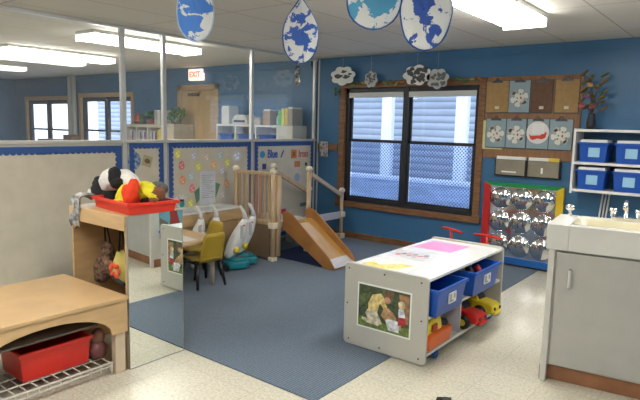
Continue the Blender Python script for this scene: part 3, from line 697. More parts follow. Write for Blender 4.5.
# patterned scarf draped over the left corner
scf = mat('grey_patterned_fabric', (.12, .12, .13), .9, noise=.4, nscale=26, col2=(.58, .57, .55))
R = []
for k in range(12):
    f = k/11
    if f < .4: y, z, x0 = LY0+.10-f*.30, .995+.03*math.sin(f*8), -3.475+.03*f
    else: y, z, x0 = LY0-.022-.01*math.sin(f*9), .975-(f-.4)*.26, -3.465-.0*f
    w = .11-.03*f
    R.append([(x0+w*(j/7)-.02+.008*math.sin(k*1.3), y-.014*math.sin(j*1.7+k*.6)-.006, z+.012*math.sin(j*1.3)) for j in range(8)])
q = MB(); q.loft(R, cap=False, close=False); o = q.build('draped_scarf', scf); s_ = o.modifiers.new('solid', 'SOLIDIFY'); s_.thickness = .006
tag(o, 'grey patterned scarf draped over the left corner of the locker', 'scarf')

# ================================================================= TOY SHELF
SX0, SX1, SY0, SY1, SZ = -2.165, -1.555, 3.08, 4.36, .565
t = thing('toy_shelf', 'low white toy shelf with a photo panel and drawings on its top', 'shelf', (SX0, SY0, 0)); o_ = (SX0, SY0, 0)
endw = mat('shelf_end_panel', (.46, .45, .40), .4, noise=.02)
for y in (SY0, SY1-.022):
    MB().prism(rrect(SX0-.015, SX1+.008, .012, .582, .03), (0, y, 0), (1, 0, 0), (0, 0, 1), (0, .022, 0)).build('end_panel', endw, t, .004, off=o_)
MB().box(SX0, SX1-.006, SY0+.022, SY1-.022, SZ-.018, SZ).build('top', mat('glossy_glare_top', (.88, .88, .87), .16, noise=.01, coat=.3), t, .001, off=o_)  # whiter than the other panels: overexposure put into the top's colour
MB().box(SX0, SX1-.01, SY0+.022, SY1-.022, .055, .075).build('bottom', white, t, 0, off=o_)
MB().box(SX0+.015, SX1-.01, SY0+.022, SY1-.022, .300, .318).build('middle_shelf', white, t, 0, off=o_)
MB().box(SX0, SX0+.014, SY0+.022, SY1-.022, .075, SZ-.018).build('back_panel', white, t, 0, off=o_)
ym = 3.645
MB().box(SX0+.015, SX1-.02, ym-.009, ym+.009, .075, .300).build('divider', mat('lilac_white', (.60, .60, .66), .35, noise=.02), t, 0, off=o_)
for x, y in ((SX0+.05, SY0+.08), (SX1-.02, SY0+.19), (SX0+.05, SY1-.08), (SX1-.05, SY1-.08)):
    lo = .0305 if x > -1.8 else .0385
    q = MB().lathe([(.026, -.012), (.03, -.006), (.03, .006), (.026, .012)], (x, y, lo), 14, axis='X'); q.box(x-.016, x+.016, y-.02, y+.02, .045, .056)
    q.build('caster', gblue, t, off=o_)
for k, (x, z) in enumerate(((SX0+.02, .545), (SX0+.30, .548), (SX1-.04, .545), (SX0+.012, .30), (SX1-.03, .30), (SX0+.03, .05), (SX0+.28, .045), (SX1-.04, .05))):
    MB().lathe([(.006, -.003), (.006, 0)], (x, SY0, z), 8, axis='Y').build('screw', mat('dark_screw', (.08, .07, .06), .4, .5), t, off=o_)
# photo on the end panel
ph = thing('framed_photo', 'photo of a kneeling man washing a dog beside a child, on the shelf end', 'photo', (-1.862, SY0-.001, .315))
MB().box(-.205, .205, -.004, 0, -.155, .150).build('white_border', paper, ph)
P = [((.055, .075, .035), [(-.195, -.145), (.195, -.145), (.195, .14), (-.195, .14)]),
     ((.13, .19, .04), [(-.195, -.145), (.195, -.145), (.195, -.085), (.05, -.10), (-.195, -.075)]),
     ((.10, .13, .05), [(-.195, .06), (-.10, .10), (-.13, .02), (-.195, -.02)]),
     ((.09, .12, .05), [(-.02, .14), (.08, .14), (.06, .05), (.0, .08)]),
     ((.30, .17, .08), [(.115, .125), (.190, .125), (.190, -.06), (.14, -.06)]),
     ((.64, .50, .20), [(-.12, .02), (-.085, .085), (-.02, .105), (.02, .06), (.0, .03), (-.03, .03), (-.045, -.03), (-.115, -.025)]),
     ((.60, .45, .18), [(-.005, .075), (.03, .02), (.01, -.005), (-.02, .03)]),
     ((.55, .50, .38), [(-.12, -.02), (-.05, -.02), (-.005, -.10), (-.04, -.12), (-.12, -.115), (-.165, -.10), (-.165, -.085), (-.12, -.085), (-.14, -.05)]),
     ((.16, .08, .04), circ(.035, .095, .036, 12)), ((.45, .26, .17), circ(.03, .068, .024, 10)),
     ((.42, .26, .12), [(.01, .02), (.07, .0), (.10, -.04), (.09, -.075), (.02, -.075), (-.015, -.04)]),
     ((.48, .27, .18), [(.035, .02), (.085, -.02), (.075, -.035), (.02, .005)]),
     ((.55, .58, .60), [(.02, -.065), (.13, -.065), (.12, -.13), (.04, -.13)]), ((.70, .72, .72), circ(.075, -.065, .055, 14, .012)),
     ((.58, .62, .70), [(.115, .03), (.155, .035), (.165, -.02), (.115, -.03)]), ((.60, .45, .30), circ(.137, .052, .024, 12)),
     ((.62, .54, .32), circ(.137, .066, .026, 12, .018)), ((.42, .03, .04), [(.115, -.025), (.165, -.02), (.17, -.07), (.115, -.08)]),
     ((.50, .34, .24), [(.125, -.075), (.14, -.075), (.138, -.11), (.125, -.11)])]
q = MB(); dep = .0042
for c, poly in P:
    q.prism(poly, (0, -dep, 0), (1, 0, 0), (0, 0, 1), (0, .0002, 0), mat('print_%d_%d_%d' % tuple(int(v*100) for v in c), c, .6, noise=.35, nscale=35)); dep += .00022
q.build('picture', None, ph)
# papers on the top
def flat_quad(name, pts, m, parent, z, th=.0008):
    return MB().prism(pts, (0, 0, z), (1, 0, 0), (0, 1, 0), (0, 0, th)).build(name, m, parent)
tp = thing('drawing_paper', 'drawing with yellow shapes taped to the near end of the shelf top', 'drawing', (0, 0, SZ+.0002), 0, 'drawings on the toy shelf top')
flat_quad('sheet', [(-2.13, 3.13), (-1.75, 3.13), (-1.75, 3.40), (-2.13, 3.40)], mat('near_white_sheet', (.80, .80, .76), .4, noise=.01), tp, 0)
flat_quad('yellow_mark', [(-2.11, 3.17), (-1.93, 3.14), (-1.84, 3.20), (-1.80, 3.36), (-1.90, 3.33), (-2.0, 3.22), (-2.09, 3.30)], mat('yellow_crayon', (.80, .68, .22), .5, noise=.25, nscale=20), tp, .0009)
tp = thing('drawing_paper', 'grey sheet with small pink figures in the middle of the shelf top', 'drawing', (0, 0, SZ+.0002), 0, 'drawings on the toy shelf top')
flat_quad('sheet', [(-2.13, 3.52), (-1.80, 3.52), (-1.80, 3.79), (-2.13, 3.79)], mat('grey_sheet', (.62, .64, .66), .4, noise=.12, nscale=14), tp, 0)
q = MB()
for k in range(9):
    x, y = -2.07+.027*k, 3.60+.022*((k*7) % 5); q.prism(circ(x, y, .022, 8, .03), (0, 0, .0009), (1, 0, 0), (0, 1, 0), (0, 0, .0006), [cmat((.60, .18, .24)), cmat((.22, .20, .30)), cmat((.50, .40, .42))][k % 3])
q.build('figure', None, tp)
tp = thing('drawing_paper', 'bright pink sheet at the far end of the shelf top', 'drawing', (0, 0, SZ+.0002), 0, 'drawings on the toy shelf top')
flat_quad('sheet', [(-2.12, 3.92), (-1.80, 3.92), (-1.78, 4.23), (-2.10, 4.25)], mat('pink_sheet', (.78, .30, .58), .4, noise=.06, nscale=9), tp, 0)
# blue bins on the upper level
RZ = PI/2
b1 = binbox('storage_bin', 'blue bin nearest the photo panel, pulled out on the upper shelf', (-1.725, 3.325, .320), .41, .46, .185, blue_bin, 'blue bins in the toy shelf', RZ, taper=.9, labelplate=True)
b2 = binbox('storage_bin', 'blue bin farther from the photo panel holding small toys', (-1.735, 3.93, .320), .46, .46, .185, blue_bin, 'blue bins in the toy shelf', RZ, taper=.9, labelplate=True)
for k in range(12):
    c = [(.40, .38, .34), (.05, .05, .06), (.45, .12, .08), (.55, .53, .50), (.12, .10, .09), (.65, .05, .05)][k % 6]
    x, y = -1.86+.075*(k % 4), 3.79+.13*(k//4)
    nm = ['toy figure', 'toy car'][k % 2]
    cn = ['grey', 'black', 'rust red', 'pale grey', 'dark brown', 'red'][k % 6]
    o = MB().ell((0, 0, 0), (.034, .045, .026), cmat(c, .4), (k*.5, k*.7, 0), 10, .1)
    if k % 2: o.ell((0, 0, .022), (.02, .025, .018), cmat(tuple(v*.6 for v in c), .3), None, 8)
    else: o.ell((.0, .03, .022), (.018, .018, .02), cmat(tuple(min(1, v*1.5) for v in c), .4), None, 8)
    tag(o.build(nm.replace(' ', '_')), 'small %s %s in row %d, place %d of the far blue bin' % (cn, nm, k//4+1, k % 4+1), nm, 'small toys in the far blue bin').location = (x, y, .44)
o = tag(MB().ell((0, 0, 0), (.03, .04, .03), cmat((.45, .16, .08)), None, 10, .15).ell((.02, .0, .02), (.018, .018, .02), cmat((.5, .3, .2)), None, 8).build('toy_figure'), 'small rust brown toy lying in the near blue bin', 'toy figure'); o.location = (-1.82, 3.44, .40)
# toys on the lower level
t = thing('toy_boat', 'orange and yellow plastic toy vehicle on the lower shelf behind the panel', 'toy', (-1.66, 3.315, .076), RZ)
MB().prism([(-.16, 0), (.15, 0), (.19, .06), (.17, .11), (-.14, .11), (-.19, .06)], (0, -.10, 0), (1, 0, 0), (0, 0, 1), (0, .2, 0)).build('hull', orange, t, .02, 3)
MB().prism([(-.16, .10), (.06, .10), (.03, .20), (-.02, .215), (-.10, .20), (-.15, .16)], (0, -.085, 0), (1, 0, 0), (0, 0, 1), (0, .17, 0)).build('cabin', yellow, t, .02, 3)
MB().box(-.11, -.04, -.095, -.08, .12, .165).build('window', cmat((.45, .05, .02)), t, .004)
MB().ell((.12, -.05, .12), (.04, .04, .03), darkframe).build('dark_hatch', None, t)
MB().box(-.10, -.05, -.03, .03, .2, .235).build('funnel', yellow, t, .01)

def truck(label, loc, rz, body, bed, bedname):
    t = thing('toy_truck', label, 'toy truck', loc, rz, 'toy trucks'); t.scale = (.93,)*3
    # local +x is the nose
    hood = [(-.02, .05), (.16, .05), (.185, .075), (.18, .115), (.14, .135), (.05, .145), (-.02, .15)]
    MB().prism(hood, (0, -.075, 0), (1, 0, 0), (0, 0, 1), (0, .15, 0)).build('hood', body, t, .022, 3)
    MB().prism([(-.10, .06), (.02, .06), (.05, .145), (.0, .215), (-.10, .215)], (0, -.065, 0), (1, 0, 0), (0, 0, 1), (0, .13, 0)).build('cab', body, t, .014, 3)
    MB().prism([(.052, .148), (.006, .208), (-.004, .208), (.035, .148)], (0, -.05, 0), (1, 0, 0), (0, 0, 1), (0, .10, 0)).build('windscreen', black, t)
    MB().box(-.08, -.01, -.067, .067, .155, .20).build('side_window', black, t, .004)
    MB().prism([(-.34, .09), (-.11, .09), (-.10, .19), (-.36, .21)], (0, -.085, 0), (1, 0, 0), (0, 0, 1), (0, .17, 0)).build(bedname, bed, t, .01)
    MB().box(-.33, .16, -.045, .045, .045, .07).build('chassis', black, t)
    MB().box(.165, .195, -.06, .06, .045, .075).build('bumper', body, t, .01)
    for s in (-1, 1): MB().lathe([(.014, 0), (.014, .01)], (.178, s*.045, .095), 10, axis='X').build('headlight', black, t)
    for x, s in ((.07, -1), (.07, 1), (-.25, -1), (-.25, 1)):
        w = MB().lathe([(.03, -.022), (.052, -.018), (.055, 0), (.052, .018), (.03, .022)], (x, s*.085, .056), 18, axis='Y').build('wheel', black, t)
        MB().lathe([(.026, -.026), (.026, .026)], (x, s*.085, .056), 14, axis='Y').build('hub', yellow, w)
    return t
truck('red toy truck with a yellow bed poking out of the lower shelf', (-1.635, 3.80, .076), math.radians(-6), red, yellow, 'cargo_bed')
truck('yellow toy truck with a red bed, farther along the lower shelf', (-1.645, 4.10, .076), math.radians(-5), yellow, red, 'cargo_bed')

# ================================================================= SINK CABINET
sk = thing('sink_cabinet', 'white toddler sink cabinet with brown plinth at the right', 'sink cabinet', (-.94, 3.40, 0), math.radians(7))
cab = mat('cabinet_white', (.60, .59, .55), .35, noise=.02)
MB().box(0, 1.5, .03, .44, .10, .815).build('carcass', cab, sk, .003)
MB().box(.02, 1.5, .055, .43, .001, .10).build('plinth', mat('plinth_wood', (.30, .13, .06), .5, noise=.2, nscale=6), sk, .002)
MB().box(-.004, .03, 0, .44, .001, .815).build('end_panel', cab, sk, .003)
MB().box(-.012, -.004, .03, .44, .001, .085).build('end_plinth', mat('plinth_wood', (.30, .13, .06)), sk, .002)
for k, x in enumerate((.045, .775)):
    dd = MB().box(x, x+.69, .008, .030, .115, .80).build('door', mat('cabinet_door', (.44, .43, .40), .42, noise=.03), sk, .003)
    hx = x+.075 if k == 0 else x+.60
    MB().tube([(hx, .008, .70), (hx, -.02, .695), (hx, -.02, .60), (hx, .008, .595)], .009, 8).build('door_handle', whitem, dd)
q = MB(); c0, c1, cz = .0, .44, .965
q.box(-.02, .10, -.02, .455, .815, cz); q.box(.70, 1.52, -.02, .455, .815, cz); q.box(.10, .70, -.02, .05, .815, cz); q.box(.10, .70, .36, .455, .815, cz)
q.build('countertop', mat('countertop_white', (.66, .655, .62), .25, noise=.02), sk, .006)
bm_ = MB(); bas = [rrect(.10+e, .70-e, .05+e, .36-e, .05) for e in (0, .012, .03, .06)]
bm_.loft([[(x, y, z) for x, y in P_] for P_, z in zip(bas, (cz, cz-.01, cz-.10, cz-.14))], cap=False)
i_ = bm_.bm.faces.new([v for v in list(bm_.bm.verts)[-len(bas[0]):]])
bm_.build('basin', mat('basin_cream', (.62, .58, .42), .2, noise=.02), sk)
fa = MB().tube([(.36, .40, cz), (.36, .40, cz+.09), (.36, .37, cz+.12), (.36, .27, cz+.115), (.36, .25, cz+.09)], .013, 10).build('faucet', chrome, sk)
MB().box(.28, .44, .38, .42, cz+.0005, cz+.022).build('base_plate', chrome, fa, .005)
for x in (.29, .43): MB().lathe([(.016, 0), (.018, .03), (.026, .035), (.022, .05), (.004, .052)], (x, .40, cz+.022), 12).build('knob', chrome, fa)
bu = MB().tube([(.045, .41, cz), (.045, .41, cz+.035)], .012, 8).ell((.045, .40, cz+.055), (.032, .035, .022), None).build('drinking_spout', chrome, sk)
pos = MB().box(-.0135, -.0045, .10, .42, .30, .76).build('side_poster', mat('poster_blue', (.16, .42, .52), .4, noise=.08), sk)
MB().prism([(.20, .30), (.30, .30), (.34, .42), (.30, .56), (.28, .68), (.24, .70), (.21, .62), (.22, .50)], (-.0155, 0, 0), (0, 1, 0), (0, 0, 1), (.002, 0, 0), cmat((.35, .05, .05))).prism([(.10, .30), (.20, .30), (.19, .46), (.10, .52)], (-.0155, 0, 0), (0, 1, 0), (0, 0, 1), (.002, 0, 0), cmat((.18, .14, .12))).build('poster_figure', None, pos)

t = thing('door_wedge', 'small black wedge lying on the tile floor at the bottom edge', 'wedge', (-1.266, 2.765, .001), .3)
MB().prism([(-.04, 0), (.04, 0), (.04, .018), (-.04, .004)], (0, -.03, 0), (1, 0, 0), (0, 0, 1), (0, .06, 0)).build('wedge_body', black, t, .003); MB().box(.0, .03, -.02, .02, .0125, .0185).build('grip_pad', cmat((.04, .04, .04), .8), t)

# ================================================================= WALL SHELF AT RIGHT
t = thing('wall_shelf', 'white wall shelf with blue bins above the sink', 'shelf', (-1.48, 5.86, .90))
q = MB(); q.box(0, .022, 0, .30, 0, .63).build('side_panel', white, t, .003)
MB().box(1.20, 1.222, 0, .30, 0, .63).build('side_panel', white, t, .003)
for z in (.02, .285, .60): MB().box(.022, 1.20, 0, .295, z, z+.025).build('shelf_board', white, t, .002)
for row, z in enumerate((.946, 1.211)):
    for k, x in enumerate((-1.30, -.98, -.66)):
        t = binbox('storage_bin', 'blue bin on the %s board of the wall shelf, %s' % (('lower', 'upper')[row], ('at the left', 'in the middle', 'at the right')[k]), (x, 6.0, z), .25, .24, .19, blue_bin, 'blue bins on the wall shelf', labelplate=False)
        MB().box(-.12, .12, -.11, .11, .185, .215).build('white_contents', paper, t, .004)
        if k == 0 or 1: MB().box(-.04, .06, -.125, -.119, .05, .14).build('label_card', cmat((.30, .55, .75)), t)
t = thing('artificial_flowers', 'flowers with pink and green leaves in a dark vase on the wall shelf', 'flowers', (-1.36, 5.98, 1.526))
MB().lathe([(.035, 0), (.045, .06), (.03, .13), (.035, .15)], n=14).build('vase', cmat((.03, .03, .04), .3), t)
q = MB()
for k in range(18):
    a, h = k*2.4, .20+.02*k; q.tube([(0, 0, .13), (.03*math.cos(a), .03*math.sin(a), h*.8), (.10*math.cos(a), .08*math.sin(a), h)], .003, 5)
    q.ell((.10*math.cos(a), .08*math.sin(a), h), (.05, .03, .012), None, (0, -.7*math.cos(a), a), 8)
q.build('foliage', mat('mixed_leaves', (.10, .14, .04), .6, noise=.4, nscale=12, col2=(.22, .12, .04)), t)
for k, c in enumerate(((.45, .08, .12), (.30, .10, .35), (.50, .28, .08), (.40, .06, .10))):
    MB().ell((-.08+.03*k, -.08+.03*(k % 2), .22+.10*(k % 3)), (.03, .03, .024), cmat(c), None, 10, .15).build('bloom', None, t)
for k in range(3):
    x = -1.27+.03*k
    tag(MB().tube([(x, 6.13, .36), (x+.04, 6.14, .90)], .008, 8).ell((x, 6.13, .36), (.012, .012, .012)).build('hanging_rod'), 'thin dark rod hanging under the wall shelf, rod %s' % ('at the left', 'in the middle', 'at the right')[k], 'rod', 'rods under the wall shelf')
    bpy.data.objects[[o.name for o in COL.objects if o.name.startswith('hanging_rod')][-1]].data.materials.append(black)

# ================================================================= CORK BOARD AND CLIPBOARDS
q = MB().box(-2.50, -1.50, WY-.022, WY-.001, 1.19, 2.075)
tag(q.build('wooden_board', mat('brown_panel', (.27, .135, .06), .5, noise=.12, nscale=5, stretch=(6, 1, 1)), None, .003), 'brown wooden wall board carrying two rows of clipboards', 'display board')
def clip(t, z, x=0):
    q = MB(); q.prism([(-.06, -.012), (.06, -.012), (.055, .004), (.02, .018), (-.02, .018), (-.055, .004)], (x, -.018, z), (1, 0, 0), (0, 0, 1), (0, .006, 0))
    q.tube([(x-.02, -.016, z+.01), (x-.012, -.026, z+.035), (x+.012, -.026, z+.035), (x+.02, -.016, z+.01)], .0035, 6)
    q.build('clip', mat('clip_metal', (.10, .10, .11), .3, .7, noise=.1), t)
def clipboard(x0, x1, z0, z1, m, label, art=None, tilt=0, y=WY-.024, backm=None):
    t = thing('clipboard', label, 'clipboard', ((x0+x1)/2, y, z1), 0, 'clipboards on the wooden board'); t.rotation_euler = (0, tilt, 0)
    w = (x1-x0)/2; h = z1-z0
    MB().box(-w-.006, w+.006, -.006, 0, -h-.01, 0).build('backing_board', backm or cmat((.05, .06, .08)), t, .001)
    MB().box(-w, w, -.010, -.0062, -h, -.004).build('sheet', m, t)
    clip(t, -.012)
    if art == 'snow':
        q = MB()
        for a in (0, 60, 120):
            r = math.radians(a+(hash_(label) % 40)); u = Vector((math.cos(r), 0, math.sin(r))); q.bar(u*-.095+Vector((0, -.0112-a*.000005, -h*.55)), u*.095+Vector((0, -.0112-a*.000005, -h*.55)), 0.042, .0016, up=(0, 1, 0))
        for a in range(6):
            r = math.radians(60*a+(hash_(label) % 40)+0); u = Vector((math.cos(r), 0, math.sin(r))); v = Vector((-u.z, 0, u.x))
            c = u*.075+Vector((0, -.0118, -h*.55)); q.bar(c-v*.030, c+v*.030, .026, .0016, up=(0, 1, 0))
        q.build('paper_snowflake', mat('snowflake_paper', (.72, .70, .62), .7, noise=.03), t)
        cs = [(.55, .05, .05), (.05, .10, .12), (.60, .10, .06), (.08, .25, .12), (.10, .10, .12), (.65, .35, .35)]
        for a in range(7):
            r = math.radians(55*a+10+(hash_(label) % 30)); rr = .02+.045*(a % 3)/2
            MB().prism(circ(rr*math.cos(r), -h*.55+rr*math.sin(r), .0085, 8), (0, -.0145, 0), (1, 0, 0), (0, 0, 1), (0, .0012, 0), cmat(cs[a % 6])).build('gem', None, t)
    if art == 'tag':
        MB().box(-.02, .025, -.012, -.010, -h+.035, -h+.065).build('name_tag', cmat((.66, .62, .54)), t)
    if art == 'plate':
        MB().prism(circ(0, -h*.46, .118, 24), (0, -.0125, 0), (1, 0, 0), (0, 0, 1), (0, .002, 0)).build('paper_plate', mat('plate_white', (.74, .72, .70), .6, noise=.02), t)
        MB().prism([(-.09, -h*.50), (-.07, -h*.57), (.03, -h*.55), (.06, -h*.46), (.095, -h*.44), (.085, -h*.62), (.05, -h*.68), (.0, -h*.66), (-.05, -h*.72), (-.075, -h*.66)], (0, -.0145, 0), (1, 0, 0), (0, 0, 1), (0, .0018, 0)).build('red_sleigh', cmat((.62, .06, .03)), t)
        MB().box(-.055, .07, -.0165, -.0147, -h*.50, -h*.16).build('white_square', paper, t)
    return t
def hash_(s): return sum(ord(c)*(i+1) for i, c in enumerate(s))
clipboard(-2.50, -2.25, 1.69, 2.03, kraft, 'light brown clipboard at the left of the upper row beside the window', 'tag', math.radians(-1))
clipboard(-2.24, -2.02, 1.69, 2.03, bluegrey, 'blue clipboard with a white strip snowflake in the upper row', 'snow', math.radians(0))
clipboard(-2.00, -1.79, 1.69, 2.03, darkbrown, 'dark brown clipboard with a small white tag in the upper row', 'tag')
clipboard(-1.76, -1.53, 1.69, 2.03, kraft, 'light brown clipboard at the right of the upper row', 'tag', math.radians(0))
tag(MB().box(-2.515, -2.29, WY-.0235, WY-.0225, 1.285, 1.60).build('yellow_sheet', cmat((.62, .60, .28))), 'pale yellow sheet peeking out behind the lower left clipboard', 'paper')
clipboard(-2.475, -2.255, 1.31, 1.625, bluegrey, 'blue clipboard with snowflake at the left of the lower row', 'snow')
clipboard(-2.245, -2.035, 1.31, 1.625, bluegrey, 'blue clipboard with snowflake, second from left in the lower row', 'snow')
clipboard(-2.02, -1.80, 1.31, 1.625, bluegrey, 'blue clipboard with a round plate and red sleigh in the lower row', 'plate')
clipboard(-1.79, -1.565, 1.31, 1.625, bluegrey, 'blue clipboard with snowflake at the right of the lower row', 'snow')
for x0, lab, yc in ((-2.335, 'smoky wall file tray below the left clipboards', 0), (-1.985, 'smoky wall file tray with a yellow tab below the right clipboards', 1)):
    t = thing('file_tray', lab, 'file tray', (x0+.165, WY-.001, 1.0), 0, 'wall file trays')
    MB().box(-.175, .175, -.05, -.0, .0, .18).build('dark_back', black, t, .006)
    MB().box(-.16, .16, -.062, -.051, .012, .178).build('front_panel', smoky, t, .005)
    MB().box(-.158, .158, -.05, -.015, .181, .215).build('paper_pile', paper, t, .002)
    if yc: MB().box(.05, .158, -.055, -.0505, .182, .218).build('yellow_tab', cmat((.75, .55, .06)), t)
    MB().box(-.02 if yc else -.09, .0 if yc else .07, -.0635, -.0622, .05 if yc else .04, .11 if yc else .055).build('painted_highlight', paper, t)  # pale patch on the front, a highlight painted on the plastic

# ================================================================= BUBBLE MIRROR
t = thing('bubble_mirror', 'square bubble mirror with red, green, yellow and blue frame', 'mirror', (-2.02, WY-.03, .03))
w, h, f = .43, .895, .075
MB().prism([(-w, 0), (-w+f, f), (-w+f, h-f*.5), (-w, h)], (0, -.03, 0), (1, 0, 0), (0, 0, 1), (0, .04, 0)).build('frame_side_red', gred, t, .003)
MB().prism([(w, 0), (w-f, f), (w-f, h-f*.5), (w, h)], (0, -.03, 0), (1, 0, 0), (0, 0, 1), (0, .04, 0)).build('frame_side_yellow', gyellow, t, .003)
MB().prism([(-w, h), (w, h), (w-f, h-f*.55), (-w+f, h-f*.55)], (0, -.031, 0), (1, 0, 0), (0, 0, 1), (0, .04, 0)).build('frame_top', green, t, .003)
MB().prism([(-w, 0), (w, 0), (w-f, f), (-w+f, f)], (0, -.031, 0), (1, 0, 0), (0, 0, 1), (0, .04, 0)).build('frame_bottom', gblue, t, .003)
ix0, ix1, iz0, iz1 = -w+f, w-f, f, h-f*.55
MB().box(ix0, ix1, -.008, .009, iz0, iz1).build('mirror_sheet', acryl, t)
for r in range(3):
    for c in range(3):
        cx, cz_ = ix0+(c+.5)*(ix1-ix0)/3, iz0+(r+.5)*(iz1-iz0)/3; R_ = .1205
        prof = [(R_*math.sin(a), -.046*math.cos(a)) for a in [k*PI/2/8 for k in range(9)]]
        q = MB().lathe([(r_, y_) for r_, y_ in prof], (cx, -.0081, cz_), 28, axis='Y'); q.build('dome', mat('dome_mirror', (.80, .80, .80), .03, 1, noise=.05, nscale=20), t)

# ================================================================= PLAY GYM
GX0, GX1, GY0, GY1, GZ = -4.72, -4.14, 4.46, 5.05, .43
t = thing('play_gym', 'wooden toddler play gym with slatted side, platform and stair rails', 'play gym', (GX1, GY0, 0)); o_ = (GX1, GY0, 0)
def post(x, y, top, r=.028, cap=True, name='post'):
    p = MB().tube([(x, y, .04), (x, y, top-.02)], r, 12).build(name, maple, t, off=o_)
    MB().box(x-.038, x+.038, y-.038, y+.038, .010, .055).build('foot_block', cream, p, .008, off=(0, 0, 0)).location = (-o_[0], -o_[1], 0)
    if cap:
        MB().ell((x, y, top-.005), (.042, .042, .038), cream, None, 12).build('cap', None, p).location = (-o_[0], -o_[1], 0)
    return p
pB = post(GX1, GY0, 1.0); post(GX1-.01, GY1+.03, 1.0); post(GX0, GY0, 1.0); post(GX0, GY1+.03, 1.0)
pD = post(-4.36, 6.03, .66, .024); post(-4.78, 5.86, .66, .024)
for x, y, z in ((GX1, GY0, .41), (GX1-.01, GY1+.03, .41), (-4.36, 6.03, .34), (-4.36, 6.03, .05)):
    MB().box(x-.04, x+.04, y-.04, y+.04, z-.04, z+.03).build('connector_block', cream, t, .008, off=o_)
MB().tube([(GX1+.01, GY0+.065, .06), (GX1+.01, GY0+.065, .95)], .036, 12).build('second_post', maple, t, off=o_)
MB().box(GX0, GX1, GY0+.03, GY1, GZ-.03, GZ).build('platform', offwhite, t, .004, off=o_)
# slatted side
q = MB(); n = 8
for k in range(n):
    x = GX0+.06+(GX1-GX0-.12)*k/(n-1); q = MB().box(x-.017, x+.017, GY0-.006, GY0+.008, GZ+.02, .955)
    q.build('slat', maple if k not in (4, 5) else cmat((.42, .22, .15), .5), t, .003, off=o_)
MB().box(GX0+.02, GX1-.02, GY0-.014, GY0+.014, .945, .985).build('top_rail', maple, t, .006, off=o_)
MB().box(GX0+.02, GX1-.02, GY0-.014, GY0+.014, GZ-.03, GZ+.03).build('lower_rail', maple, t, .004, off=o_)
MB().box(GX0+.03, GX1-.045, GY0-.004, GY0+.004, .03, .40).build('lower_panel', mat('brown_panel_sheet', (.28, .19, .12), .4, noise=.08, nscale=3), t, .002, off=o_)
MB().bar((GX1-.01, GY1+.07, .93), (-4.36, 6.0, .60), .03, .055).build('handrail', maple, t, .006, off=o_)
MB().bar((GX0, GY1+.07, .93), (-4.78, 5.86, .60), .03, .055).build('handrail', maple, t, .006, off=o_)
MB().bar((GX1-.01, GY1+.07, .39), (-4.36, 6.0, .33), .02, .09).build('stair_side', mat('lilac_board', (.52, .50, .54), .4, noise=.03), t, .004, off=o_)
for k, (y, z) in enumerate(((5.25, .32), (5.52, .22), (5.79, .12))):
    MB().box(-4.76, -4.28-.06*k, y-.12, y+.12, z-.02, z).build('stair_tread', offwhite, t, .004, off=o_)
for y0_, z0_ in ((5.25, .30), (5.52, .20), (5.79, .10)):
    MB().box(-4.74, -4.32, y0_+.10, y0_+.115, .01, z0_).build('stair_riser', offwhite, t, 0, off=o_)
# slide
s = thing('slide', 'small wooden toddler slide with orange-brown sides', 'slide', (-4.10, 4.80, 0)); o_ = (-4.10, 4.80, 0)
YS0, YS1 = 4.60, 5.00
side = [(-4.12, .36), (-4.12, .54), (-4.06, .56), (-3.98, .53), (-3.47, .135), (-3.40, .04), (-3.40, .012), (-3.52, .012)]
for y in (YS0, YS1):
    MB().prism(side, (0, y-.009, 0), (1, 0, 0), (0, 0, 1), (0, .018, 0)).build('side_panel', slide_w, s, .004, off=o_)
MB().prism([(-4.11, .40), (-4.05, .425), (-3.98, .405), (-3.47, .03), (-3.40, .014), (-3.40, .026), (-3.465, .045), (-3.975, .42), (-4.05, .44), (-4.11, .425)], (0, YS0+.0095, 0), (1, 0, 0), (0, 0, 1), (0, YS1-YS0-.019, 0)).build('slide_bed', slide_bed, s, 0, off=o_)
MB().prism([(-3.52, .087), (-3.462, .047), (-3.39, .028), (-3.39, .032), (-3.46, .051), (-3.52, .092)], (0, YS0+.012, 0), (1, 0, 0), (0, 0, 1), (0, YS1-YS0-.024, 0)).build('exit_lip', mat('lip_grey', (.62, .60, .62), .35, noise=.02), s, 0, off=o_)

# ================================================================= TABLE, CHAIRS, TOY VACUUMS, TROUGH
t = thing('activity_table', 'light wooden activity table between the mirror and the toy vacuums', 'table', (-4.35, 3.05, 0))
P_ = [(-.18, -.55), (.35, -.55), (.48, -.42), (.48, .33), (.38, .45), (-.18, .45)]
MB().prism(P_, (0, 0, .425), (1, 0, 0), (0, 1, 0), (0, 0, .028)).build('tabletop', tan, t, .008)
for x, y in ((-.14, -.48), (.40, -.44), (-.14, .38), (.425, .36)): MB().tube([(x, y, .010), (x, y, .424)], [.018, .026], 10).build('leg', tanedge, t)
o = tag(MB().prism([(-.14, -.25), (.12, -.27), (.17, .22), (-.10, .26)], (0, 0, 0), (1, 0, 0), (0, 1, 0), (0, 0, .004)).build('table_paper', mat('table_paper_white', (.62, .60, .58), .5, noise=.03)), 'large whitish paper lying on the activity table', 'paper'); o.location = (-4.10, 3.02, .4535)
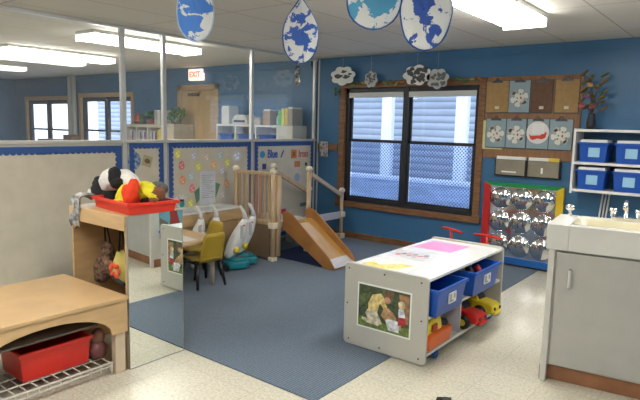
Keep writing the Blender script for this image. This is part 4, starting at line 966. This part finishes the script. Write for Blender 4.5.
def chair(label, loc, rz, sc=1):
    t = thing('toddler_chair', label, 'chair', loc, rz, 'toddler chairs'); t.scale = (sc,)*3
    # faces local -x ; back at +x
    R = []
    for k in range(7):
        f = k/6; x = -.13+.26*f; z = .262-.012*math.sin(PI*f)+(.008 if k == 0 else 0)
        R.append([(x, y, z+.02*abs(y/.13)**3+th) for y, th in [(-.135+.27*j/8, 0) for j in range(9)]]+[(x, y, z-.012+.02*abs(y/.13)**3) for y in [.135-.27*j/8 for j in range(9)]])
    MB().loft(R).build('seat', mustard, t)
    R = []
    for k in range(8):
        f = k/7; z = .25+.27*f; x = .125+.065*f; w = .125-.012*f-(.02 if k == 7 else 0)
        R.append([(x+.018*math.cos(y*9), y, z) for y in [-w+2*w*j/8 for j in range(9)]]+[(x+.012+.018*math.cos(y*9), y, z) for y in [w-2*w*j/8 for j in range(9)]])
    MB().loft(R).build('backrest', mustard, t)
    MB().tube([(.155, -.10, .275), (.158, -.03, .285), (.158, .03, .285), (.155, .10, .275)], .009, 6).build('back_rib', mustard, t)
    for sx in (-1, 1):
        for sy in (-1, 1): MB().tube([(sx*.105, sy*.115, .255), (sx*.155, sy*.150, .010)], [.017, .013], 8).build('leg', black, t)
    for sy in (-1, 1): MB().tube([(-.11, sy*.118, .235), (.11, sy*.118, .235)], .014, 8).build('under_rail', black, t)
    return t
chair('mustard yellow toddler chair with black legs in front of the table', (-3.98, 3.335, .009), math.radians(-6))
chair('mustard yellow toddler chair standing behind the table corner', (-4.25, 3.53, .009), math.radians(84))

t = thing('sensory_trough', 'tan wooden trough table with white basins against the partition', 'trough table', (-4.72, 3.98, 0))
MB().box(-.17, .17, -.62, .42, .44, .56).build('frame', tan, t, .008)
for y0_, y1_ in ((-.58, -.12), (-.08, .38)):
    q = MB(); rr = [rrect(-.15+e, .15-e, y0_+e, y1_-e, .04) for e in (-.02, .0, .015)]
    q.loft([[(x, y, z) for x, y in P2] for P2, z in zip((rr[0], rr[0], rr[2], rr[2]), (.561, .585, .585, .565))]); q.build('basin', toywhite, t)
for x, y in ((-.13, -.58), (.13, -.58), (-.13, .38), (.13, .38)): MB().box(x-.022, x+.022, y-.022, y+.022, .009, .44).build('leg', tan, t, .003)
MB().box(.135, .150, -.55, .35, .12, .44).build('front_panel', mat('darker_tan_board', (.42, .29, .15), .5, noise=.06), t, .003)  # front board in a darker tan than the frame

def vacuum(label, loc, rz, lean=.15, base=True):
    t = thing('toy_vacuum', label, 'toy vacuum', loc, rz, 'white toy vacuums')
    # local +x is the lean direction
    def ax(f): return Vector((-.05+(.05+lean)*f*1.0, 0, .12+.50*f))
    R = []
    for k in range(11):
        f = k/10; c = ax(f*.80); w = .045+.045*math.sin(PI*min(1, f*.9+.08))-.018*f; dpt = .035+.025*math.sin(PI*f)
        if k == 0: w, dpt = .03, .025
        R.append([c+Vector((w*math.cos(a), dpt*math.sin(a), 0)) for a in [2*PI*j/14 for j in range(14)]])
    MB().loft(R).build('body', toywhite, t)
    c = ax(.80)
    MB().tube([c, c+Vector((-.005, 0, .05)), c+Vector((-.03, 0, .10)), c+Vector((-.055, 0, .135))], [.028, .020, .017, .015], 10).build('handle', toywhite, t)
    c = ax(.18); MB().ell(c+Vector((.03, -.05, .0)), (.032, .016, .036), yellow, None, 12).build('yellow_knob', None, t)
    c = ax(.55); MB().box(c.x-.012, c.x+.02, -.062, -.052, c.z-.07, c.z+.07).build('grey_slot', cmat((.42, .42, .44)), t, .004)
    c = ax(.66); MB().ell(c+Vector((0, -.053, .01)), (.015, .008, .01), cmat((.6, .05, .06)), None, 8).build('red_badge', None, t)
    if not base: MB().ell((-.045, 0, .06), (.035, .03, .05), toywhite, None, 12).build('foot', None, t)
    if base:
        MB().prism(rrect(-.10, .16, -.085, .085, .05), (0, 0, .010), (1, 0, 0), (0, 1, 0), (0, 0, .085)).build('head', teal, t, .025, 3)
        MB().ell((.03, 0, .10), (.10, .07, .045), teal, None, 14).build('hood', None, t)
        MB().ell((.05, -.02, .125), (.05, .035, .025), cmat((.05, .07, .08)), None, 12).build('dark_lens', None, t)
        for sy in (-1, 1): MB().lathe([(.03, -.01), (.03, .01)], (-.09, sy*.09, .039), 12, axis='Y').build('wheel', black, t)
    return t
vacuum('white toy vacuum with teal base nearest the chairs', (-4.20, 3.93, .009), math.radians(62), .17)
vacuum('white toy vacuum with teal base just behind the front one', (-4.28, 4.13, .009), math.radians(62), .17)
vacuum('white toy vacuum leaning by the trough, leftmost of the four', (-4.46, 3.68, .009), math.radians(62), .06, False)
vacuum('white toy vacuum leaning by the trough, above the yellow chair', (-4.46, 3.885, .009), math.radians(62), .06, False)

# ================================================================= RIDE-ON TOYS BEHIND THE SHELF
def trike(label, loc, rz):
    t = thing('tricycle', label, 'tricycle', loc, rz, 'red ride-on toys')
    MB().tube([(.0, 0, .10), (-.02, 0, .30), (-.04, 0, .47)], .014, 8).build('steering_post', red, t)
    MB().tube([(-.03, -.15, .465), (-.04, -.06, .475), (-.04, .06, .475), (-.03, .15, .465)], .014, 8).build('handlebar', red, t)
    MB().tube([(-.012, 0, .24), (-.18, 0, .17), (-.34, 0, .15)], .018, 8).build('frame', red, t)
    MB().ell((-.26, 0, .21), (.10, .075, .03), red, None, 12).build('saddle', None, t)
    for x, y, r in ((0, 0, .085), (-.36, -.11, .065), (-.36, .11, .065)):
        w = MB().lathe([(r*.5, -.017), (r, -.012), (r, .012), (r*.5, .017)], (x, y, r+.0), 20, axis='Y').build('wheel', black, t)
        MB().lathe([(r*.45, -.02), (r*.45, .02)], (x, y, r), 14, axis='Y').build('hub', red, w)
    MB().tube([(-.36, -.11, .065), (-.36, .11, .065)], .009, 6).build('rear_axle', red, t)
    return t
trike('red tricycle whose handlebar shows behind the far end of the toy shelf', (-2.42, 5.32, .009), math.radians(65))
trike('red tricycle nearer the bubble mirror with one wheel showing', (-2.02, 5.25, .009), math.radians(80))

# ================================================================= HANGING DECORATIONS
def drop(name, label, c, w, h, tip, rz, b1, ceil=CZ, outline=(.02, .10, .35), teardrop=True):
    """stuffed paper drop; c = centre, w,h full size"""
    t = thing(name, label, 'paper raindrop', c, rz, 'painted paper raindrops hanging from the ceiling')
    n = 28; P = []
    for k in range(n):
        a = 2*PI*k/n+PI/2
        x = math.cos(a)*w/2; z = math.sin(a)*h/2
        if teardrop:
            f = z/h+.5; sg = 1 if x >= 0 else -1
            x = sg*w/2*(math.sqrt(max(0, 1-((f-.40)/.40)**2)) if f < .40 else max(.0, 1-((f-.40)/.60)**1.8)); 
            if f > .985: x = .004*sg if abs(math.cos(a)) > 1e-6 else 0
        P.append((x*(1+.03*math.sin(5*a)), z*(1+.015*math.cos(4*a))))
    rings = []
    for s_, d_ in ((.15, -.055), (.5, -.048), (.8, -.030), (.95, -.012), (1, 0), (.95, .012), (.8, .030), (.5, .048), (.15, .055)):
        rings.append([(x*s_, d_*w*2.2+.0035*math.sin(9*x/w+7*z/h), z*s_) for x, z in P])
    m = b1
    MB().loft(rings).build('stuffed_body', m, t)
    q = MB(); q.tube([(x*1.0, 0, z*1.0) for x, z in P+[P[0]]], .0045, 6); q.build('blue_edge', cmat(outline), t)
    topz = ceil-c[2]-.002
    MB().tube([(0, 0, h/2*.98), (0, 0, topz)], .0012, 5).build('string', whitem, t)
    return t
def dropmat(name, c1, size, seed, scale=6, thr=.5):
    m = bpy.data.materials.new(name); m.use_nodes = True; nt = m.node_tree; b = nt.nodes['Principled BSDF']
    tc = nt.nodes.new('ShaderNodeTexCoord'); mp = nt.nodes.new('ShaderNodeMapping'); mp.inputs['Location'].default_value = (seed, seed*.37, seed*1.7)
    nt.links.new(tc.outputs['Object'], mp.inputs[0])
    n = nt.nodes.new('ShaderNodeTexNoise'); n.inputs['Scale'].default_value = scale; n.inputs['Detail'].default_value = 4; n.inputs['Distortion'].default_value = .5
    n.inputs['Roughness'].default_value = .6
    nt.links.new(mp.outputs[0], n.inputs['Vector'])
    r = nt.nodes.new('ShaderNodeValToRGB'); r.color_ramp.interpolation = 'LINEAR'
    r.color_ramp.elements[0].color = (*c1, 1); r.color_ramp.elements[0].position = thr-.012
    r.color_ramp.elements[1].color = (.74, .76, .78, 1); r.color_ramp.elements[1].position = thr+.012
    # paint blotches thin out towards the rim of the drop
    ml = nt.nodes.new('ShaderNodeVectorMath'); ml.operation = 'MULTIPLY'; ml.inputs[1].default_value = (2/size[0], 0, 2/size[1])
    ln = nt.nodes.new('ShaderNodeVectorMath'); ln.operation = 'LENGTH'; ma = nt.nodes.new('ShaderNodeMath'); ma.operation = 'MULTIPLY_ADD'; ma.inputs[1].default_value = .24
    nt.links.new(tc.outputs['Object'], ml.inputs[0]); nt.links.new(ml.outputs[0], ln.inputs[0]); nt.links.new(ln.outputs['Value'], ma.inputs[0]); nt.links.new(n.outputs['Fac'], ma.inputs[2])
    nt.links.new(ma.outputs[0], r.inputs['Fac']); nt.links.new(r.outputs[0], b.inputs['Base Color']); b.inputs['Roughness'].default_value = .6
    b.inputs['Transmission Weight'].default_value = 0
    return m
B1 = dropmat('blue_painted_paper_a', (.06, .22, .68), (.215, .40), 3.1, 11, .69); B2 = dropmat('blue_painted_paper_b', (.035, .12, .50), (.232, .41), 8.2, 15, .65)
B3 = dropmat('blue_painted_paper_c', (.08, .36, .62), (.295, .36), 1.4, 11, .66); B4 = dropmat('blue_painted_paper_d', (.025, .09, .42), (.262, .365), 5.3, 9, .64)
drop('paper_raindrop', 'blue and white paper raindrop at the far left, over the red tray', (-2.70, 2.22, 2.175), .215, .40, 0, math.radians(50), B1, outline=(.45, .55, .7))
t = drop('paper_raindrop', 'pointed blue and white raindrop left of the window with a dark trinket below', (-2.407, 2.828, 2.098), .232, .41, 0, math.radians(41), B2)
drop('paper_raindrop', 'light blue paper raindrop, left one of the overlapping pair', (-1.72, 2.62, 2.20), .295, .36, 0, math.radians(33), B3)
drop('paper_raindrop', 'dark blue and white paper raindrop, right one of the overlapping pair', (-1.45, 2.70, 2.085), .262, .365, 0, math.radians(27), B4, teardrop=False)
drop('paper_raindrop', 'blue paper raindrop barely showing at the top edge of the frame', (-2.21, 2.43, 2.335), .15, .12, 0, math.radians(41), B3, teardrop=False, outline=(.03, .16, .34))
t = thing('foil_trinket', 'small dark crumpled foil trinket under the pointed raindrop', 'trinket', (-2.404, 2.80, 1.818))
MB().loft([[(r*math.cos(a+z*14)*1.2, r*math.sin(a+z*14)*.6, z) for a in [2*PI*j/6 for j in range(6)]] for z, r in ((-.065, .008), (-.045, .020), (-.02, .015), (.0, .022), (.02, .013), (.04, .018), (.06, .006))], smooth=False).build('foil', mat('dark_foil', (.14, .145, .14), .25, .8, noise=.7, nscale=60), t)
MB().tube([(0, 0, .06), (0, .02, .085)], .0012, 5).build('string', whitem, t)


# ----- painted clouds along the top of the window
def cloud(label, x, z, w, h, dark, seed):
    t = thing('paper_cloud', label, 'paper cloud', (x, WY-.10, z), 0, 'paper clouds hanging above the window')
    rnd = random.Random(seed); n = 60; P = []
    for k in range(n):
        a = 2*PI*k/n; s_ = 1+.22*abs(math.sin(a*3.5+seed))-.06; P.append((w/2*math.cos(a)*s_*.9, h/2*math.sin(a)*s_*.9))
    MB().prism(P, (0, 0, 0), (1, 0, 0), (0, 0, 1), (0, .006, 0)).build('cutout', mat('cloud_white_%d' % seed, (.86, .86, .82) if dark < 2 else (.55, .56, .55), .7, noise=.04), t)
    q = MB()
    if dark == 0:
        for cx, cz_, r in ((-.16, -.02, .16), (.16, -.06, .14), (.05, .22, .11), (.30, .08, .08), (-.28, .02, .07)):
            q.prism([(cx*w+r*w*math.cos(b)*(1+.25*math.sin(4*b)), cz_*h+r*h*.7*math.sin(b)*(1+.3*math.cos(3*b))) for b in [2*PI*j/18 for j in range(18)]], (0, -.0025, 0), (1, 0, 0), (0, 0, 1), (0, .002, 0))
    else:
        for j in range(22):
            cx, cz_ = rnd.uniform(-.33, .33)*w, rnd.uniform(-.33, .33)*h; r = rnd.uniform(.05, .11)*w
            q.prism([(cx+r*math.cos(b)*(1+.3*math.sin(3*b+j)), cz_+r*.8*math.sin(b)*(1+.3*math.cos(4*b+j))) for b in [2*PI*i/12 for i in range(12)]], (0, -.0025-j*.0003, 0), (1, 0, 0), (0, 0, 1), (0, .0002, 0))
    q.build('dark_print', cmat((.09, .095, .09)) if dark < 2 else cmat((.15, .16, .15)), t)
    MB().tube([(0, .003, h/2*.9), (0, .003, CZ-z-.002)], .001, 5).build('string', whitem, t)
    return t
cloud('white paper cloud with three dark prints left of the window top', -4.43, 2.15, .385, .24, 0, 1)
cloud('small grey paper cloud, second from the left over the window', -3.99, 2.09, .19, .20, 2, 2)
cloud('white paper cloud with heavy dark prints at the window middle', -3.34, 2.12, .37, .235, 1, 3)
cloud('grey mottled paper cloud overlapping the white one at the window middle', -3.07, 2.07, .28, .23, 2, 4)
# leaf garland on the top of the window trim
t = thing('leaf_garland', 'thin garland of autumn leaves along the top of the window trim', 'garland', (-3.5, WY-.035, 2.05))
MB().tube([(-.98+.14*k, -.004, .012*math.sin(k*1.9)) for k in range(15)], .004, 5).build('vine', leafg, t)
for k in range(24):
    c = [(.05, .20, .05), (.45, .16, .03), (.50, .36, .05), (.05, .16, .05), (.10, .30, .08), (.25, .08, .05)][(k*5) % 6]
    MB().ell((-.97+.082*k, -.012, .02*math.sin(k*2.3)), (.024+.012*(k % 3), .006, .013), None, (0, .6*math.sin(k*1.7), 0), 8).build('leaf', cmat(c), t)
for k in range(7): MB().ell((-1.06+.03*math.cos(k*2.1), -.02, -.10+.035*math.sin(k*2.1)), (.028, .012, .022), None, (0, k, 0), 8).build('ivy_leaf', leafg, t)
t = thing('wall_picture', 'small black and white photo card hung at the left end of the chair rail', 'picture', (-4.765, WY-.035, 1.18))
MB().box(-.065, .065, -.004, .004, -.095, .10).build('card', mat('mottled_print', (.08, .07, .07), .6, noise=.5, nscale=22, col2=(.60, .56, .52)), t)
MB().box(-.067, .067, -.003, .0035, -.097, .102).build('card_edge', paper, t)
t = thing('wall_speaker', 'small white sensor box on the wall above the far shelf', 'sensor', (-4.98, WY-.05, 1.95)) if False else None


# ================================================================= CAMERA, WORLD
a_ = [math.radians(v) for v in (-38.09, 7.52, -1.353)]
cy, sy, cp_, sp, cr, sr = math.cos(a_[0]), math.sin(a_[0]), math.cos(a_[1]), math.sin(a_[1]), math.cos(a_[2]), math.sin(a_[2])
fw = Vector((sy*cp_, cy*cp_, -sp)); r0 = Vector((cy, -sy, 0)); d0 = fw.cross(r0)
rt = cr*r0+sr*d0; dn = -sr*r0+cr*d0
cam = bpy.data.cameras.new('camera'); cam.sensor_width = 36; cam.lens = 564/640*36; cam.clip_start = .05
co = bpy.data.objects.new('camera', cam); COL.objects.link(co)
Mx = Matrix((rt, -dn, -fw)).transposed().to_4x4(); Mx.translation = (0, 0, 1.5); co.matrix_world = Mx
S.camera = co

w = bpy.data.worlds.new('overcast_sky'); w.use_nodes = True; S.world = w
bg = w.node_tree.nodes['Background']; bg.inputs[0].default_value = (.80, .89, 1.0, 1); bg.inputs[1].default_value = 2.4
S.view_settings.view_transform = 'Standard'; S.view_settings.look = 'None'; S.view_settings.gamma = 1
S.view_settings.exposure = .50
S.view_settings.use_curve_mapping = False
S.cycles.max_bounces = 10; S.cycles.transparent_max_bounces = 16
